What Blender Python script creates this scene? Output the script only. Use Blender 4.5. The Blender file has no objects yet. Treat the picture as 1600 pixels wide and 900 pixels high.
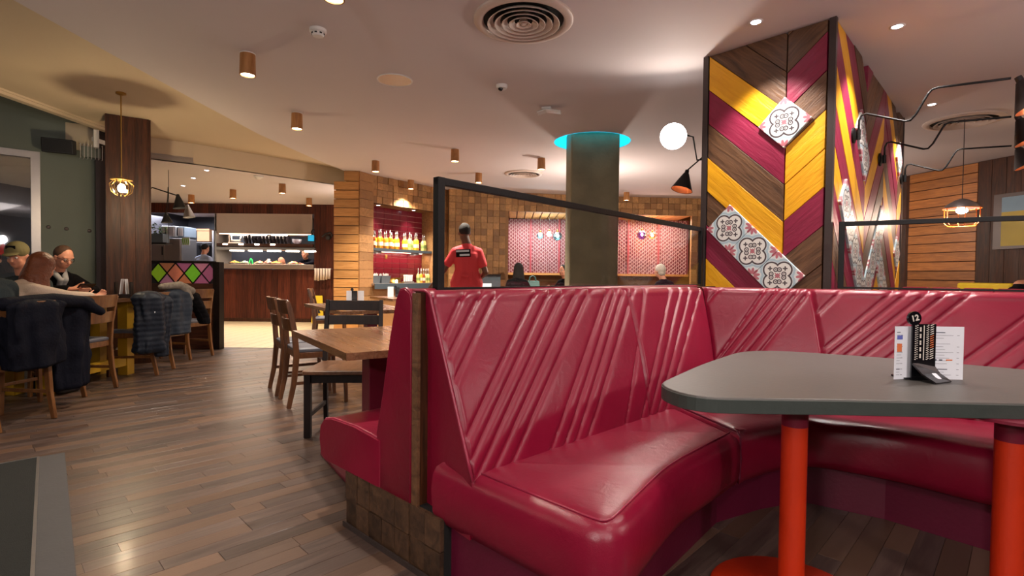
import bpy, bmesh, math, random
import numpy as np
from mathutils import Matrix, Vector, Euler
from mathutils.geometry import tessellate_polygon
from math import sin, cos, pi, radians, atan, hypot, sqrt, tan
random.seed(7)
scene = bpy.context.scene
COL = scene.collection

# ---------------------------------------------------------------- camera
CAM_H = 1.10; FPX = 820.0; PITCH = atan(20/820.0); ROLL = 0.011
cd = bpy.data.cameras.new('camera'); cam = bpy.data.objects.new('camera', cd); COL.objects.link(cam)
cd.sensor_width = 36.0; cd.lens = 36.0*FPX/1600.0; cd.clip_start = 0.02; cd.clip_end = 200
cam.matrix_world = Matrix.Translation((0, 0, CAM_H)) @ Matrix.Rotation(pi/2-PITCH, 4, 'X') @ Matrix.Rotation(ROLL, 4, 'Z')
scene.camera = cam

# ---------------------------------------------------------------- world, exposure
w = bpy.data.worlds.new('world'); scene.world = w; w.use_nodes = True
w.node_tree.nodes['Background'].inputs[0].default_value = (0.05, 0.06, 0.09, 1)
w.node_tree.nodes['Background'].inputs[1].default_value = 0.25
vs = scene.view_settings
vs.view_transform = 'Standard'; vs.look = 'None'; vs.gamma = 1.0; vs.use_curve_mapping = False
vs.exposure = 0.95

def light(kind, name, loc, energy, col=(1, .8, .6), size=.1, rot=(0, 0, 0), spot=None, blend=.5):
    l = bpy.data.lights.new(name, kind); l.energy = energy; l.color = col
    if kind == 'AREA':
        l.shape = 'RECTANGLE'; l.size = size[0]; l.size_y = size[1]
    else:
        l.shadow_soft_size = size
    if kind == 'SPOT':
        l.spot_size = spot; l.spot_blend = blend
    o = bpy.data.objects.new(name, l); COL.objects.link(o); o.location = loc; o.rotation_euler = rot
    return o
WARM = (1.0, .72, .48); NEUT = (1.0, .86, .74)
# added unseen fill outside the frame; the first follows the ceiling fittings' shadows
light('POINT', 'room_fill', (-1.2, -1.5, 1.9), 66, (1, .90, .84), .10)
light('POINT', 'room_fill', (1.8, -1.4, 1.9), 52, (1, .88, .84), .10)
light('POINT', 'room_fill', (3.9, 1.6, 1.9), 34, (1, .80, .74), .10)
light('POINT', 'room_fill', (-3.9, 1.2, 1.9), 16, (1, .84, .66), .05)
light('AREA', 'fill_panel', (0.2, -1.2, 2.6), 26, (1, .86, .8), (2.5, 1.6), (radians(14), 0, 0))  # soft unseen fill added behind the camera

for lx, ly, lz, e in ((4.0, 8.0, 1.9, 34), (1.27, 8.2, 1.9, 45), (-2.98, 9.7, 1.9, 12)):      # fill lights added out of sight behind pillar, column and post
    light('POINT', 'room_fill', (lx, ly, lz), e, (1, .84, .72), .06)
for lx, ly, e in ((2.3, 2.75, 60), (0.75, 2.1, 40), (-1.2, 1.6, 18), (1.6, .7, 26)):      # ceiling spots above the frame
    light('SPOT', 'ceiling_spot', (lx, ly, 2.74), e, (1, .88, .80), .06, (0, 0, 0), radians(130), .9)

# ---------------------------------------------------------------- helpers
def ray(x, y):
    a = (x-800)/FPX; b = -(y-450)/FPX; c, s = cos(ROLL), sin(ROLL)
    lx = a*c-b*s; lz = a*s+b*c
    return (lx, cos(PITCH)+lz*sin(PITCH), -sin(PITCH)+lz*cos(PITCH))
def at(x, y, d):
    v = ray(x, y); k = d/v[1]; return Vector((v[0]*k, d, CAM_H+v[2]*k))
def onz(x, y, z):
    v = ray(x, y); k = (z-CAM_H)/v[2]; return Vector((v[0]*k, v[1]*k, z))
def V(*a): return Vector(a)

class MB:
    def __init__(s): s.v = []; s.f = []
    def add(s, vs, fs, M=None):
        n = len(s.v)
        s.v += [tuple(M @ Vector(p)) if M is not None else tuple(p) for p in vs]
        s.f += [tuple(i+n for i in f) for f in fs]; return s
    def box(s, c, d, M=None, rz=0):
        x, y, z = d[0]/2, d[1]/2, d[2]/2
        R = Matrix.Translation(c) @ Matrix.Rotation(rz, 4, 'Z')
        if M is not None: R = M @ R
        vs = [(i*x, j*y, k*z) for k in (-1, 1) for j in (-1, 1) for i in (-1, 1)]
        return s.add(vs, [(0, 2, 3, 1), (4, 5, 7, 6), (0, 1, 5, 4), (2, 6, 7, 3), (0, 4, 6, 2), (1, 3, 7, 5)], R)
    def bx(s, a, b): return s.box([(a[i]+b[i])/2 for i in range(3)], [abs(b[i]-a[i]) for i in range(3)])
    def prism(s, poly, z0, z1, M=None):
        n = len(poly)
        if sum(poly[i][0]*poly[(i+1) % n][1]-poly[(i+1) % n][0]*poly[i][1] for i in range(n)) < 0: poly = poly[::-1]
        vs = [(p[0], p[1], z0) for p in poly]+[(p[0], p[1], z1) for p in poly]
        fs = [tuple(range(n-1, -1, -1)), tuple(range(n, 2*n))]+[(i, (i+1) % n, n+(i+1) % n, n+i) for i in range(n)]
        return s.add(vs, fs, M)
    def lathe(s, prof, n=20, M=None, cap=True):
        vs = []; fs = []
        for r, z in prof:
            for k in range(n): vs.append((r*cos(2*pi*k/n), r*sin(2*pi*k/n), z))
        for i in range(len(prof)-1):
            for k in range(n): fs.append((i*n+k, i*n+(k+1) % n, (i+1)*n+(k+1) % n, (i+1)*n+k))
        if cap:
            fs.append(tuple(range(n-1, -1, -1))); m = (len(prof)-1)*n; fs.append(tuple(range(m, m+n)))
        return s.add(vs, fs, M)
    def sweep(s, path, sec, up=(0, 0, 1), cap=True, scale=None, closed=False):
        P = [Vector(p) for p in path]; n = len(sec); vs = []; fs = []; up = Vector(up)
        for i, p in enumerate(P):
            if closed: t = (P[(i+1) % len(P)]-P[i-1])
            else: t = (P[min(i+1, len(P)-1)]-P[max(i-1, 0)])
            t.normalize(); a = t.cross(up)
            if a.length < 1e-4: a = t.cross(Vector((1, 0, 0)))
            a.normalize(); b = a.cross(t); k = scale[i] if scale else 1
            for q in sec: vs.append(tuple(p+a*q[0]*k+b*q[1]*k))
        m = len(P)
        for i in range(m if closed else m-1):
            j = (i+1) % m
            for k in range(n): fs.append((i*n+k, i*n+(k+1) % n, j*n+(k+1) % n, j*n+k))
        if cap and not closed: fs.append(tuple(range(n-1, -1, -1))); fs.append(tuple(range((m-1)*n, m*n)))
        return s.add(vs, fs)
    def tube(s, path, r, n=8, up=(0, 0, 1), closed=False, scale=None):
        return s.sweep(path, [(r*cos(2*pi*k/n), r*sin(2*pi*k/n)) for k in range(n)], up, closed=closed, scale=scale)
    def bar(s, path, w, h, up=(0, 0, 1), scale=None):
        return s.sweep(path, [(-w/2, -h/2), (w/2, -h/2), (w/2, h/2), (-w/2, h/2)], up, scale=scale)
    def ball(s, c, r, n=12, m=8, M=None):
        if not hasattr(r, '__len__'): r = (r, r, r)
        vs = []; fs = []
        for i in range(m+1):
            a = -pi/2+pi*i/m
            for k in range(n): vs.append((c[0]+r[0]*max(cos(a), 1e-3)*cos(2*pi*k/n), c[1]+r[1]*max(cos(a), 1e-3)*sin(2*pi*k/n), c[2]+r[2]*sin(a)))
        for i in range(m):
            for k in range(n): fs.append((i*n+k, i*n+(k+1) % n, (i+1)*n+(k+1) % n, (i+1)*n+k))
        fs.append(tuple(range(n-1, -1, -1))); fs.append(tuple(range(m*n, m*n+n)))
        return s.add(vs, fs, M)
    def cap(s, p0, r0, p1, r1, n=12):
        p0 = Vector(p0); p1 = Vector(p1); t = p1-p0; L = t.length; t.normalize()
        q = t.to_track_quat('Z', 'Y').to_matrix().to_4x4(); M = Matrix.Translation(p0) @ q
        prof = [(max(r0*cos(a), 1e-3), r0*sin(a)) for a in (-pi/2, -pi/3, -pi/6, 0)]+[(max(r1*cos(a), 1e-3), L+r1*sin(a)) for a in (0, pi/6, pi/3, pi/2)]
        return s.lathe(prof, n, M)
    def slab(s, outline, prof, M=None):
        """rounded slab: outline (closed ccw), prof = list of (inset, z) from bottom to top"""
        O = [Vector((p[0], p[1])) for p in outline]; O = [p for i, p in enumerate(O) if (p-O[i-1]).length > 1e-4]; n = len(O)
        if sum(O[i][0]*O[(i+1) % n][1]-O[(i+1) % n][0]*O[i][1] for i in range(n)) < 0: O = O[::-1]
        N = []
        for i in range(n):
            t = (O[(i+1) % n]-O[i]).normalized()+(O[i]-O[i-1]).normalized(); t.normalize(); N.append(Vector((-t.y, t.x)))
        vs = []; fs = []
        for ins, z in prof:
            for i in range(n): p = O[i]+N[i]*ins; vs.append((p.x, p.y, z))
        m = len(prof)
        for j in range(m-1):
            for i in range(n): fs.append((j*n+i, j*n+(i+1) % n, (j+1)*n+(i+1) % n, (j+1)*n+i))
        for j, flip in ((0, True), (m-1, False)):
            for tri in tessellate_polygon([[Vector(vs[j*n+i]) for i in range(n)]]):
                a, b, c = (vs[j*n+i] for i in tri); up = (b[0]-a[0])*(c[1]-a[1])-(c[0]-a[0])*(b[1]-a[1]) > 0
                fs.append(tuple(j*n+i for i in (tri if up != flip else tri[::-1])))
        return s.add(vs, fs, M)
    def mesh(s, name, mt, smooth=False):
        me = bpy.data.meshes.new(name); me.from_pydata(s.v, [], s.f)
        if mt: me.materials.append(mt)
        if smooth: me.polygons.foreach_set('use_smooth', [True]*len(me.polygons))
        me.update(); return me

def mk(name, me, parent=None, M=None):
    o = bpy.data.objects.new(name, me); COL.objects.link(o)
    if parent is not None: o.parent = parent
    if M is not None: o.matrix_local = M
    return o
def part(name, mb, mt, parent=None, smooth=False, bevel=0, M=None, auto=False, kind=None, label=None):
    o = mk(name, mb.mesh(name, mt, smooth), parent, M)
    if bevel:
        m = o.modifiers.new('bevel', 'BEVEL'); m.width = bevel; m.segments = 2; m.limit_method = 'ANGLE'; m.angle_limit = radians(35)
    if auto:
        for e in o.data.edges: pass
        sharp(o.data)
    if kind: o['kind'] = kind
    if label: o['label'] = label
    return o
def sharp(me, ang=40):
    me.polygons.foreach_set('use_smooth', [True]*len(me.polygons))
    me.set_sharp_from_angle(angle=radians(ang))
def thing(name, label, cat, loc=(0, 0, 0), rz=0, group=None, parent=None):
    o = bpy.data.objects.new(name, None); COL.objects.link(o); o.empty_display_size = .05
    o.location = loc; o.rotation_euler = (0, 0, rz); o['label'] = label; o['category'] = cat
    if group: o['group'] = group
    return o
def wthing(name, label, cat, base, group=None):
    """thing whose parts are modelled in world coordinates"""
    o = thing(name, label, cat, base, 0, group); W[o.name] = Matrix.Translation(base); return o
W = {}
def wpart(name, mb, mt, parent, **k):
    b = parent; off = Vector((0, 0, 0))
    while b is not None:
        if b.name in W: off = W[b.name].translation; break
        b = b.parent
    mb2 = MB(); mb2.f = mb.f; mb2.v = [(p[0]-off.x, p[1]-off.y, p[2]-off.z) for p in mb.v]
    return part(name, mb2, mt, parent, **k)
def tag(o, label, cat, group=None):
    o['label'] = label; o['category'] = cat
    if group: o['group'] = group
    return o
def struct(name, mb, mt, **k):
    o = part(name, mb, mt, **k)
    if k.get('parent') is None: o['kind'] = 'structure'
    return o
def kids(o): return [c for c in bpy.data.objects if c.parent == o]
def dup(root, loc, rz, label, group=None, sc=None):
    r = root.copy(); COL.objects.link(r); r.location = loc; r.rotation_euler = (0, 0, rz); r['label'] = label
    if group: r['group'] = group
    if sc: r.scale = sc
    for ch in kids(root):
        if ch is r: continue
        c = ch.copy(); COL.objects.link(c); c.parent = r
        for g in kids(ch):
            d = g.copy(); COL.objects.link(d); d.parent = c
    return r

# ---------------------------------------------------------------- materials
def srgb(r, g, b):
    f = lambda c: ((c/255+.055)/1.055)**2.4 if c/255 > .04045 else c/255/12.92
    return (f(r), f(g), f(b), 1)
class NT:
    def __init__(s, name):
        s.m = bpy.data.materials.new(name); s.m.use_nodes = True; s.t = s.m.node_tree; s.b = s.t.nodes['Principled BSDF']
    def n(s, typ, **k):
        nd = s.t.nodes.new(typ)
        for a, v in k.items():
            if a.startswith('i_'): nd.inputs[a[2:].replace('_', ' ')].default_value = v
            else: setattr(nd, a, v)
        return nd
    def l(s, a, b): s.t.links.new(a, b)
    def math(s, op, a, b=None, c=None):
        nd = s.t.nodes.new('ShaderNodeMath'); nd.operation = op
        for i, v in enumerate((a, b, c)):
            if v is None: continue
            if isinstance(v, (int, float)): nd.inputs[i].default_value = v
            else: s.l(v, nd.inputs[i])
        return nd.outputs[0]
    def mix(s, f, a, b, typ='MIX'):
        nd = s.t.nodes.new('ShaderNodeMix'); nd.data_type = 'RGBA'; nd.blend_type = typ
        for i, v in ((0, f), (6, a), (7, b)):
            if isinstance(v, (int, float, tuple)): nd.inputs[i].default_value = v
            else: s.l(v, nd.inputs[i])
        return nd.outputs[2]
def setb(b, rough, metal, coat, spec):
    b.inputs['Roughness'].default_value = rough; b.inputs['Metallic'].default_value = metal
    b.inputs['Coat Weight'].default_value = coat; b.inputs['Coat Roughness'].default_value = .15
    if spec is not None: b.inputs['Specular IOR Level'].default_value = spec
def flat(name, col, rough=.5, metal=0, coat=0, spec=None, nz=.12, sc=8, bump=.1, bsc=60, emit=0):
    """paint-like material with slight mottling and fine relief"""
    t = NT(name); setb(t.b, rough, metal, coat, spec)
    tc = t.n('ShaderNodeTexCoord'); no = t.n('ShaderNodeTexNoise', i_Scale=float(sc), i_Detail=4.0); t.l(tc.outputs['Object'], no.inputs['Vector'])
    c = tuple(col[:3])
    mx = t.mix(no.outputs['Fac'], tuple(x*(1-nz) for x in c)+(1,), tuple(min(1, x*(1+nz)) for x in c)+(1,)); t.l(mx, t.b.inputs['Base Color'])
    if bump:
        n2 = t.n('ShaderNodeTexNoise', i_Scale=float(bsc), i_Detail=3.0); t.l(tc.outputs['Object'], n2.inputs['Vector'])
        bp = t.n('ShaderNodeBump', i_Strength=float(bump), i_Distance=.01); t.l(n2.outputs['Fac'], bp.inputs['Height']); t.l(bp.outputs['Normal'], t.b.inputs['Normal'])
    if emit:
        t.b.inputs['Emission Color'].default_value = c+(1,); t.b.inputs['Emission Strength'].default_value = emit
    return t.m
def emis(name, col, s):
    t = NT(name); t.b.inputs['Base Color'].default_value = (0, 0, 0, 1)
    t.b.inputs['Emission Color'].default_value = tuple(col[:3])+(1,); t.b.inputs['Emission Strength'].default_value = s
    return t.m
def wood(name, c1, c2, stretch=(1, 14, 14), rough=.45, var=.5, coat=0, bump=.25, sc=3.0, c3=None, knots=.0, spec=None):
    """grain along local x; every piece gets its own offset and tone"""
    t = NT(name); setb(t.b, rough, 0, coat, spec)
    tc = t.n('ShaderNodeTexCoord'); oi = t.n('ShaderNodeObjectInfo'); ge = t.n('ShaderNodeNewGeometry')
    rnd = t.math('FRACT', t.math('ADD', oi.outputs['Random'], ge.outputs['Random Per Island']))
    mp = t.n('ShaderNodeMapping'); mp.inputs['Scale'].default_value = stretch; t.l(tc.outputs['Object'], mp.inputs['Vector'])
    cb = t.n('ShaderNodeCombineXYZ')
    for i, k in enumerate((37.0, 91.0, 53.0)): t.l(t.math('MULTIPLY', rnd, k), cb.inputs[i])
    va = t.n('ShaderNodeVectorMath', operation='ADD'); t.l(mp.outputs[0], va.inputs[0]); t.l(cb.outputs[0], va.inputs[1])
    n1 = t.n('ShaderNodeTexNoise', i_Scale=sc, i_Detail=6.0, i_Roughness=.6, i_Distortion=.6); t.l(va.outputs[0], n1.inputs['Vector'])
    n2 = t.n('ShaderNodeTexNoise', i_Scale=sc*.35, i_Detail=2.0); t.l(va.outputs[0], n2.inputs['Vector'])
    cr = t.n('ShaderNodeValToRGB'); cr.color_ramp.elements[0].position = .3; cr.color_ramp.elements[1].position = .72
    cr.color_ramp.elements[0].color = c1; cr.color_ramp.elements[1].color = c2; t.l(n1.outputs['Fac'], cr.inputs[0])
    col = cr.outputs[0]
    if c3: col = t.mix(t.math('MULTIPLY', rnd, t.math('GREATER_THAN', rnd, .55)), col, c3)
    r2 = t.math('FRACT', t.math('MULTIPLY', rnd, 7.31))
    k = t.math('ADD', t.math('MULTIPLY', t.math('SUBTRACT', t.math('ADD', r2, t.math('MULTIPLY', n2.outputs['Fac'], .6)), .8), var), 1.0)
    vv = t.n('ShaderNodeCombineColor'); [t.l(k, vv.inputs[i]) for i in range(3)]
    t.l(t.mix(1.0, col, vv.outputs[0], 'MULTIPLY'), t.b.inputs['Base Color'])
    bp = t.n('ShaderNodeBump', i_Strength=bump, i_Distance=.005); t.l(n1.outputs['Fac'], bp.inputs['Height']); t.l(bp.outputs['Normal'], t.b.inputs['Normal'])
    rr = t.math('ADD', t.math('MULTIPLY', n2.outputs['Fac'], .25), rough-.12); t.l(rr, t.b.inputs['Roughness'])
    return t.m
def glass(name, tint=(1, 1, 1), alpha=.12, rough=.02):
    t = NT(name); nt = t.t; nt.nodes.remove(t.b)
    tr = t.n('ShaderNodeBsdfTransparent'); tr.inputs[0].default_value = tuple(tint)+(1,)
    gl = t.n('ShaderNodeBsdfGlossy'); gl.inputs['Roughness'].default_value = rough
    lw = t.n('ShaderNodeLayerWeight', i_Blend=.5); f5 = t.math('POWER', lw.outputs['Facing'], 4.0)
    mx = t.n('ShaderNodeMixShader'); t.l(t.math('MULTIPLY_ADD', f5, .6, alpha*.5), mx.inputs[0]); t.l(tr.outputs[0], mx.inputs[1]); t.l(gl.outputs[0], mx.inputs[2])
    t.l(mx.outputs[0], nt.nodes['Material Output'].inputs[0]); return t.m

def leather(name, col, rough=.33):
    t = NT(name); setb(t.b, rough, 0, .15, .4); t.b.inputs['Coat Roughness'].default_value = .22
    tc = t.n('ShaderNodeTexCoord'); no = t.n('ShaderNodeTexNoise', i_Scale=5.0, i_Detail=5.0); t.l(tc.outputs['Object'], no.inputs['Vector'])
    c = col[:3]; t.l(t.mix(no.outputs['Fac'], tuple(x*.8 for x in c)+(1,), tuple(x*1.2 for x in c)+(1,)), t.b.inputs['Base Color'])
    vo = t.n('ShaderNodeTexVoronoi', i_Scale=420.0); t.l(tc.outputs['Object'], vo.inputs['Vector'])
    n2 = t.n('ShaderNodeTexNoise', i_Scale=14.0, i_Detail=4.0, i_Distortion=1.5); t.l(tc.outputs['Object'], n2.inputs['Vector'])
    h = t.math('ADD', t.math('MULTIPLY', vo.outputs['Distance'], .12), t.math('MULTIPLY', n2.outputs['Fac'], .9))
    bp = t.n('ShaderNodeBump', i_Strength=.22, i_Distance=.008); t.l(h, bp.inputs['Height']); t.l(bp.outputs['Normal'], t.b.inputs['Normal'])
    t.l(bp.outputs['Normal'], t.b.inputs['Coat Normal'])
    t.l(t.math('MULTIPLY_ADD', no.outputs['Fac'], .25, rough-.1), t.b.inputs['Roughness']); return t.m

M = {}
M['leather'] = leather('burgundy_leather', srgb(124, 10, 42))
M['piping'] = leather('burgundy_piping', srgb(140, 34, 60), .3)
M['vinyl_dark'] = flat('dark_burgundy_vinyl', srgb(92, 12, 42), .45)
M['stitch'] = flat('pale_stitching', srgb(190, 130, 140), .6)
M['ceiling'] = flat('ceiling_plaster', srgb(212, 204, 204), .75, nz=.03, sc=1.5, bump=.03)
M['ceiling_warm'] = flat('ceiling_plaster_warm', srgb(205, 188, 160), .75, nz=.03, sc=1.5, bump=.03)
M['floor_wood'] = wood('floor_staves', srgb(62, 49, 44), srgb(96, 79, 71), (1.2, 12, 12), .36, .62, .1, .15, 3.0, c3=srgb(98, 74, 58))
M['floor_gap'] = flat('floor_joint', srgb(52, 40, 34), .8)
M['dark_wood'] = wood('dark_stained_wood', srgb(38, 20, 11), srgb(84, 46, 24), (16, 16, 1.2), .5, .5, 0, spec=.3)
M['dark_wood_x'] = wood('dark_stained_wood_x', srgb(48, 24, 14), srgb(98, 54, 32), (1.2, 16, 16), .4, .5, .1)
M['red_wood'] = wood('red_brown_boards', srgb(56, 22, 14), srgb(104, 50, 30), (14, 14, 1.0), .45, .7, 0, spec=.3)
M['pine'] = wood('pine_boards', srgb(172, 118, 60), srgb(206, 152, 88), (1.4, 16, 16), .5, .35, 0, .3)
M['pine_end'] = wood('end_grain_blocks', srgb(142, 102, 60), srgb(184, 138, 86), (9, 9, 9), .6, .5, 0, .6, 3.0, c3=srgb(136, 96, 56))
M['amber_slat'] = wood('amber_slats', srgb(140, 84, 34), srgb(190, 122, 56), (1.2, 14, 14), .45, .5, 0, .3)
M['oak'] = wood('oak_tabletop', srgb(98, 68, 46), srgb(138, 100, 72), (1.2, 18, 18), .28, .4, .35, .12)
M['chair_wood'] = wood('honey_chair_wood', srgb(92, 56, 28), srgb(134, 88, 46), (10, 10, 2), .35, .2, .3, .1)
M['chair_dark'] = wood('walnut_chair_wood', srgb(70, 42, 26), srgb(112, 72, 44), (10, 10, 2), .35, .2, .3, .1)
M['black_wood'] = wood('black_stained_wood', srgb(15, 9, 9), srgb(32, 20, 17), (10, 10, 2), .5, .2, .0, .1, spec=.25)
M['seat_wood'] = wood('brown_seat_wood', srgb(82, 54, 36), srgb(122, 84, 58), (14, 2, 14), .35, .3, .2, .1)
M['seat_pad'] = flat('grey_seat_pad', srgb(96, 98, 108), .45)
M['yellow'] = wood('painted_yellow_board', srgb(222, 154, 16), srgb(240, 176, 30), (1.5, 12, 12), .42, .10, .0, 1.0, 2.4)
M['maroon'] = wood('painted_maroon_board', srgb(126, 26, 56), srgb(142, 34, 66), (1.5, 12, 12), .42, .12, .0, 1.0, 2.4)
M['brown_board'] = wood('stained_brown_board', srgb(70, 46, 30), srgb(122, 86, 58), (1.5, 13, 13), .48, .35, .0, 1.0, 2.4)
M['pine_dark'] = wood('dark_end_grain', srgb(44, 30, 22), srgb(92, 66, 46), (9, 9, 9), .5, .6, .1, .5)
M['trim_metal'] = flat('dark_corner_trim', srgb(72, 62, 60), .4, .4)
M['black_metal'] = flat('black_metal', srgb(12, 12, 13), .5, 0, spec=.3)
M['black_matte'] = flat('black_shade_paint', srgb(24, 23, 25), .5)
M['copper'] = flat('copper_lining', srgb(226, 140, 96), .3, .7)
M['brass'] = flat('aged_brass', srgb(176, 138, 72), .3, .9)
M['steel'] = flat('brushed_steel', srgb(170, 166, 164), .32, .85, nz=.05)
M['steel_warm'] = flat('hood_steel', srgb(176, 158, 146), .35, .7, nz=.05)
M['orange'] = flat('orange_powder_coat', srgb(186, 46, 10), .42, nz=.04)
M['orange_wire'] = flat('orange_wire', srgb(226, 120, 40), .4)
M['slate'] = flat('dark_grey_linoleum_top', srgb(76, 73, 69), .45, nz=.12, sc=5, bump=.06)
M['slate_edge'] = flat('green_grey_edge', srgb(52, 60, 56), .55, nz=.2, sc=20)
M['burg_paint'] = flat('burgundy_painted_steel', srgb(108, 22, 44), .4)
M['concrete'] = flat('raw_concrete', srgb(134, 126, 98), .75, nz=.4, sc=4, bump=.5, bsc=25)
M['teal_wall'] = flat('grey_green_plaster', srgb(110, 118, 108), .7, nz=.14, sc=1.6, bump=.1)
M['white'] = flat('white_plastic', srgb(226, 224, 220), .4, nz=.02)
M['offwhite'] = flat('offwhite_vent_paint', srgb(208, 192, 180), .5, nz=.03)
M['paper'] = flat('white_paper', srgb(228, 232, 240), .6, nz=.02, bump=0)
M['ink'] = flat('dark_print', srgb(60, 62, 84), .6, bump=0)
M['ink_orange'] = flat('orange_print', srgb(220, 120, 70), .6, bump=0)
M['ink_blue'] = flat('blue_print', srgb(100, 110, 190), .6, bump=0)
M['black_plastic'] = flat('black_acrylic', srgb(14, 13, 18), .22, coat=.4, bump=0)
M['bead_white'] = flat('white_pattern_print', srgb(214, 206, 196), .5, bump=0)
M['shadow'] = flat('shade_black', srgb(14, 13, 13), .8)  # black put in for shade in vents, slots and the ceiling gap
M['exterior'] = flat('night_facade', srgb(36, 40, 50), .7)
M['tile_cream'] = flat('cream_floor_tile', srgb(214, 190, 150), .35, nz=.1, sc=3)
M['grout'] = flat('brown_grout', srgb(130, 104, 84), .8)
M['tile_red'] = flat('burgundy_glazed_tile', srgb(118, 30, 44), .2, coat=.4, nz=.12, sc=3, bump=.03)
M['grout_pale'] = flat('pale_grout', srgb(196, 150, 140), .8)
M['kitchen_dark'] = flat('dark_kitchen_panel', srgb(40, 38, 42), .5)
M['mat_dark'] = flat('entrance_mat', srgb(30, 32, 28), .95, nz=.4, sc=60, bump=.9, bsc=300)
M['mat_grey'] = flat('worn_grey_border', srgb(68, 66, 66), .7)
M['cyan_glow'] = emis('cyan_cove_glow', (0.01, .50, .75), 1.0)
M['lamp_warm'] = emis('warm_lamp_face', (1, .78, .5), 14)
M['lamp_white'] = emis('white_lamp_face', (1, .96, .92), 12)
M['spot_cool'] = emis('cool_spot_face', (.86, .88, 1), 10)
M['bulb'] = emis('bulb_glow', (1, .85, .6), 30)
M['strip'] = emis('strip_light', (1, .62, .42), 6)
M['heat'] = emis('heat_lamp_glow', (1, .85, .68), 8)
M['teal_led'] = emis('teal_led', (.05, .9, .8), 3)
M['pane'] = glass('clear_pane', (.96, .97, .96), .05)
M['pane_night'] = glass('window_glass', (.8, .85, .88), .16)
M['bulb_glass'] = glass('lamp_glass', (1, .97, .9), .12, .05)
M['skin'] = flat('skin', srgb(214, 150, 122), .5, nz=.05, bump=.05)
M['skin_dark'] = flat('brown_skin', srgb(110, 70, 52), .5, nz=.05, bump=.05)
M['hair_dark'] = flat('dark_hair', srgb(26, 20, 19), .85, nz=.3, sc=40, bump=.6, bsc=150)
M['hair_short'] = flat('short_brown_hair', srgb(74, 50, 34), .7, nz=.3, sc=60, bump=.4, bsc=250)
M['hair_auburn'] = flat('auburn_hair', srgb(112, 58, 28), .45, nz=.35, sc=20, bump=.8, bsc=60)
M['hair_white'] = flat('white_hair', srgb(206, 196, 184), .6, nz=.1, sc=40, bump=.5, bsc=120)
M['black_cloth'] = flat('black_wool', srgb(15, 14, 17), .9, spec=.12, bump=.4, bsc=200)
M['white_knit'] = flat('cream_knit', srgb(216, 196, 176), .85, bump=.5, bsc=120)
M['grey_cloth'] = flat('slate_grey_fabric', srgb(54, 62, 64), .9, spec=.12, bump=.4, bsc=120)
M['scarf'] = flat('pale_grey_scarf', srgb(164, 164, 166), .8, nz=.25, sc=30)
M['navy_puffer'] = flat('navy_nylon', srgb(22, 30, 42), .5, spec=.3, nz=.1, bump=.3, bsc=30)
M['blue_puffer'] = flat('steel_blue_nylon', srgb(36, 46, 58), .5, spec=.3, nz=.1, bump=.3, bsc=30)
M['navy_cloth'] = flat('navy_cloth', srgb(13, 15, 26), .8, spec=.12, nz=.2, sc=6, bump=.4, bsc=60)
M['denim'] = flat('dark_trousers', srgb(26, 28, 36), .8)
M['red_shirt'] = flat('red_cotton', srgb(228, 62, 70), .75, nz=.06)
M['blue_shirt'] = flat('pale_blue_cotton', srgb(176, 190, 220), .75, nz=.06)
M['olive'] = flat('olive_twill', srgb(112, 104, 66), .8)
M['leo'] = flat('snow_leopard_print', srgb(120, 112, 100), .8, nz=.75, sc=45)
M['green_plant'] = flat('leaf_green', srgb(70, 100, 46), .55, nz=.3)
M['yellow_paint'] = flat('yellow_painted_wood', srgb(198, 152, 30), .5, nz=.15)
M['yellow_plastic'] = flat('yellow_plastic', srgb(232, 200, 30), .4)
M['cardboard'] = flat('brown_cardboard', srgb(150, 108, 74), .8)
M['grey_tub'] = flat('grey_tub', srgb(84, 92, 98), .5)
M['teal_bag'] = flat('teal_leather', srgb(96, 150, 146), .5)
M['cyan_obj'] = flat('cyan_plastic', srgb(40, 170, 220), .4, emit=.35)

# ================================================================ SETTING
CZ = 2.77
# ---- floor: base, staves at 45 degrees, cream tiles towards the pass
floor = struct('floor', MB().bx((-9, -3.5, -.08), (8, 16, -.012)), M['floor_gap'])
UD = Vector((.70, .714)).normalized(); RZF = math.atan2(UD.y, UD.x)
def visible(p, m=60):
    d = p[1]*cos(PITCH)+(CAM_H-p[2])*sin(PITCH)
    if d < .3: return False
    x = 800+FPX*p[0]/d; y = 430+FPX*(CAM_H-p[2])/d
    return -m*8 < x < 1600+m*8 and -50 < y < 900+m*12
SW = .088
lens = [.42, .55, .68, .85]
rf = random.Random(3); pieces = []
row = -90
while row < 140:
    off = row*SW; x = -7+rf.random()*.6
    while x < 17:
        k = rf.randrange(4); L = lens[k]
        c = (x+L/2)*UD+off*Vector((-UD.y, UD.x))
        if c.y < 12 and c.x < 7.5 and c.x > -7 and c.y > .2 and not (c.x < -2.3 and c.y > 8.05) and visible((c.x, c.y, 0)):
            pieces.append((c.length, c, k))
        x += L+.0015
    row += 1
pieces.sort(key=lambda a: a[0])
smesh = []
for L in lens:
    mb = MB(); a, b, h = L/2, SW/2-.0005, .012
    mb.add([(-a, -b, -h), (a, -b, -h), (a, b, -h), (-a, b, -h), (-a, -b, -.001), (a, -b, -.001), (a, b, -.001), (-a, b, -.001), (-a+.001, -b+.001, 0), (a-.001, -b+.001, 0), (a-.001, b-.001, 0), (-a+.001, b-.001, 0)],
           [(0, 1, 5, 4), (1, 2, 6, 5), (2, 3, 7, 6), (3, 0, 4, 7), (4, 5, 9, 8), (5, 6, 10, 9), (6, 7, 11, 10), (7, 4, 8, 11), (8, 9, 10, 11)])
    smesh.append((mb, mb.mesh('floor_stave', M['floor_wood'])))
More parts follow.
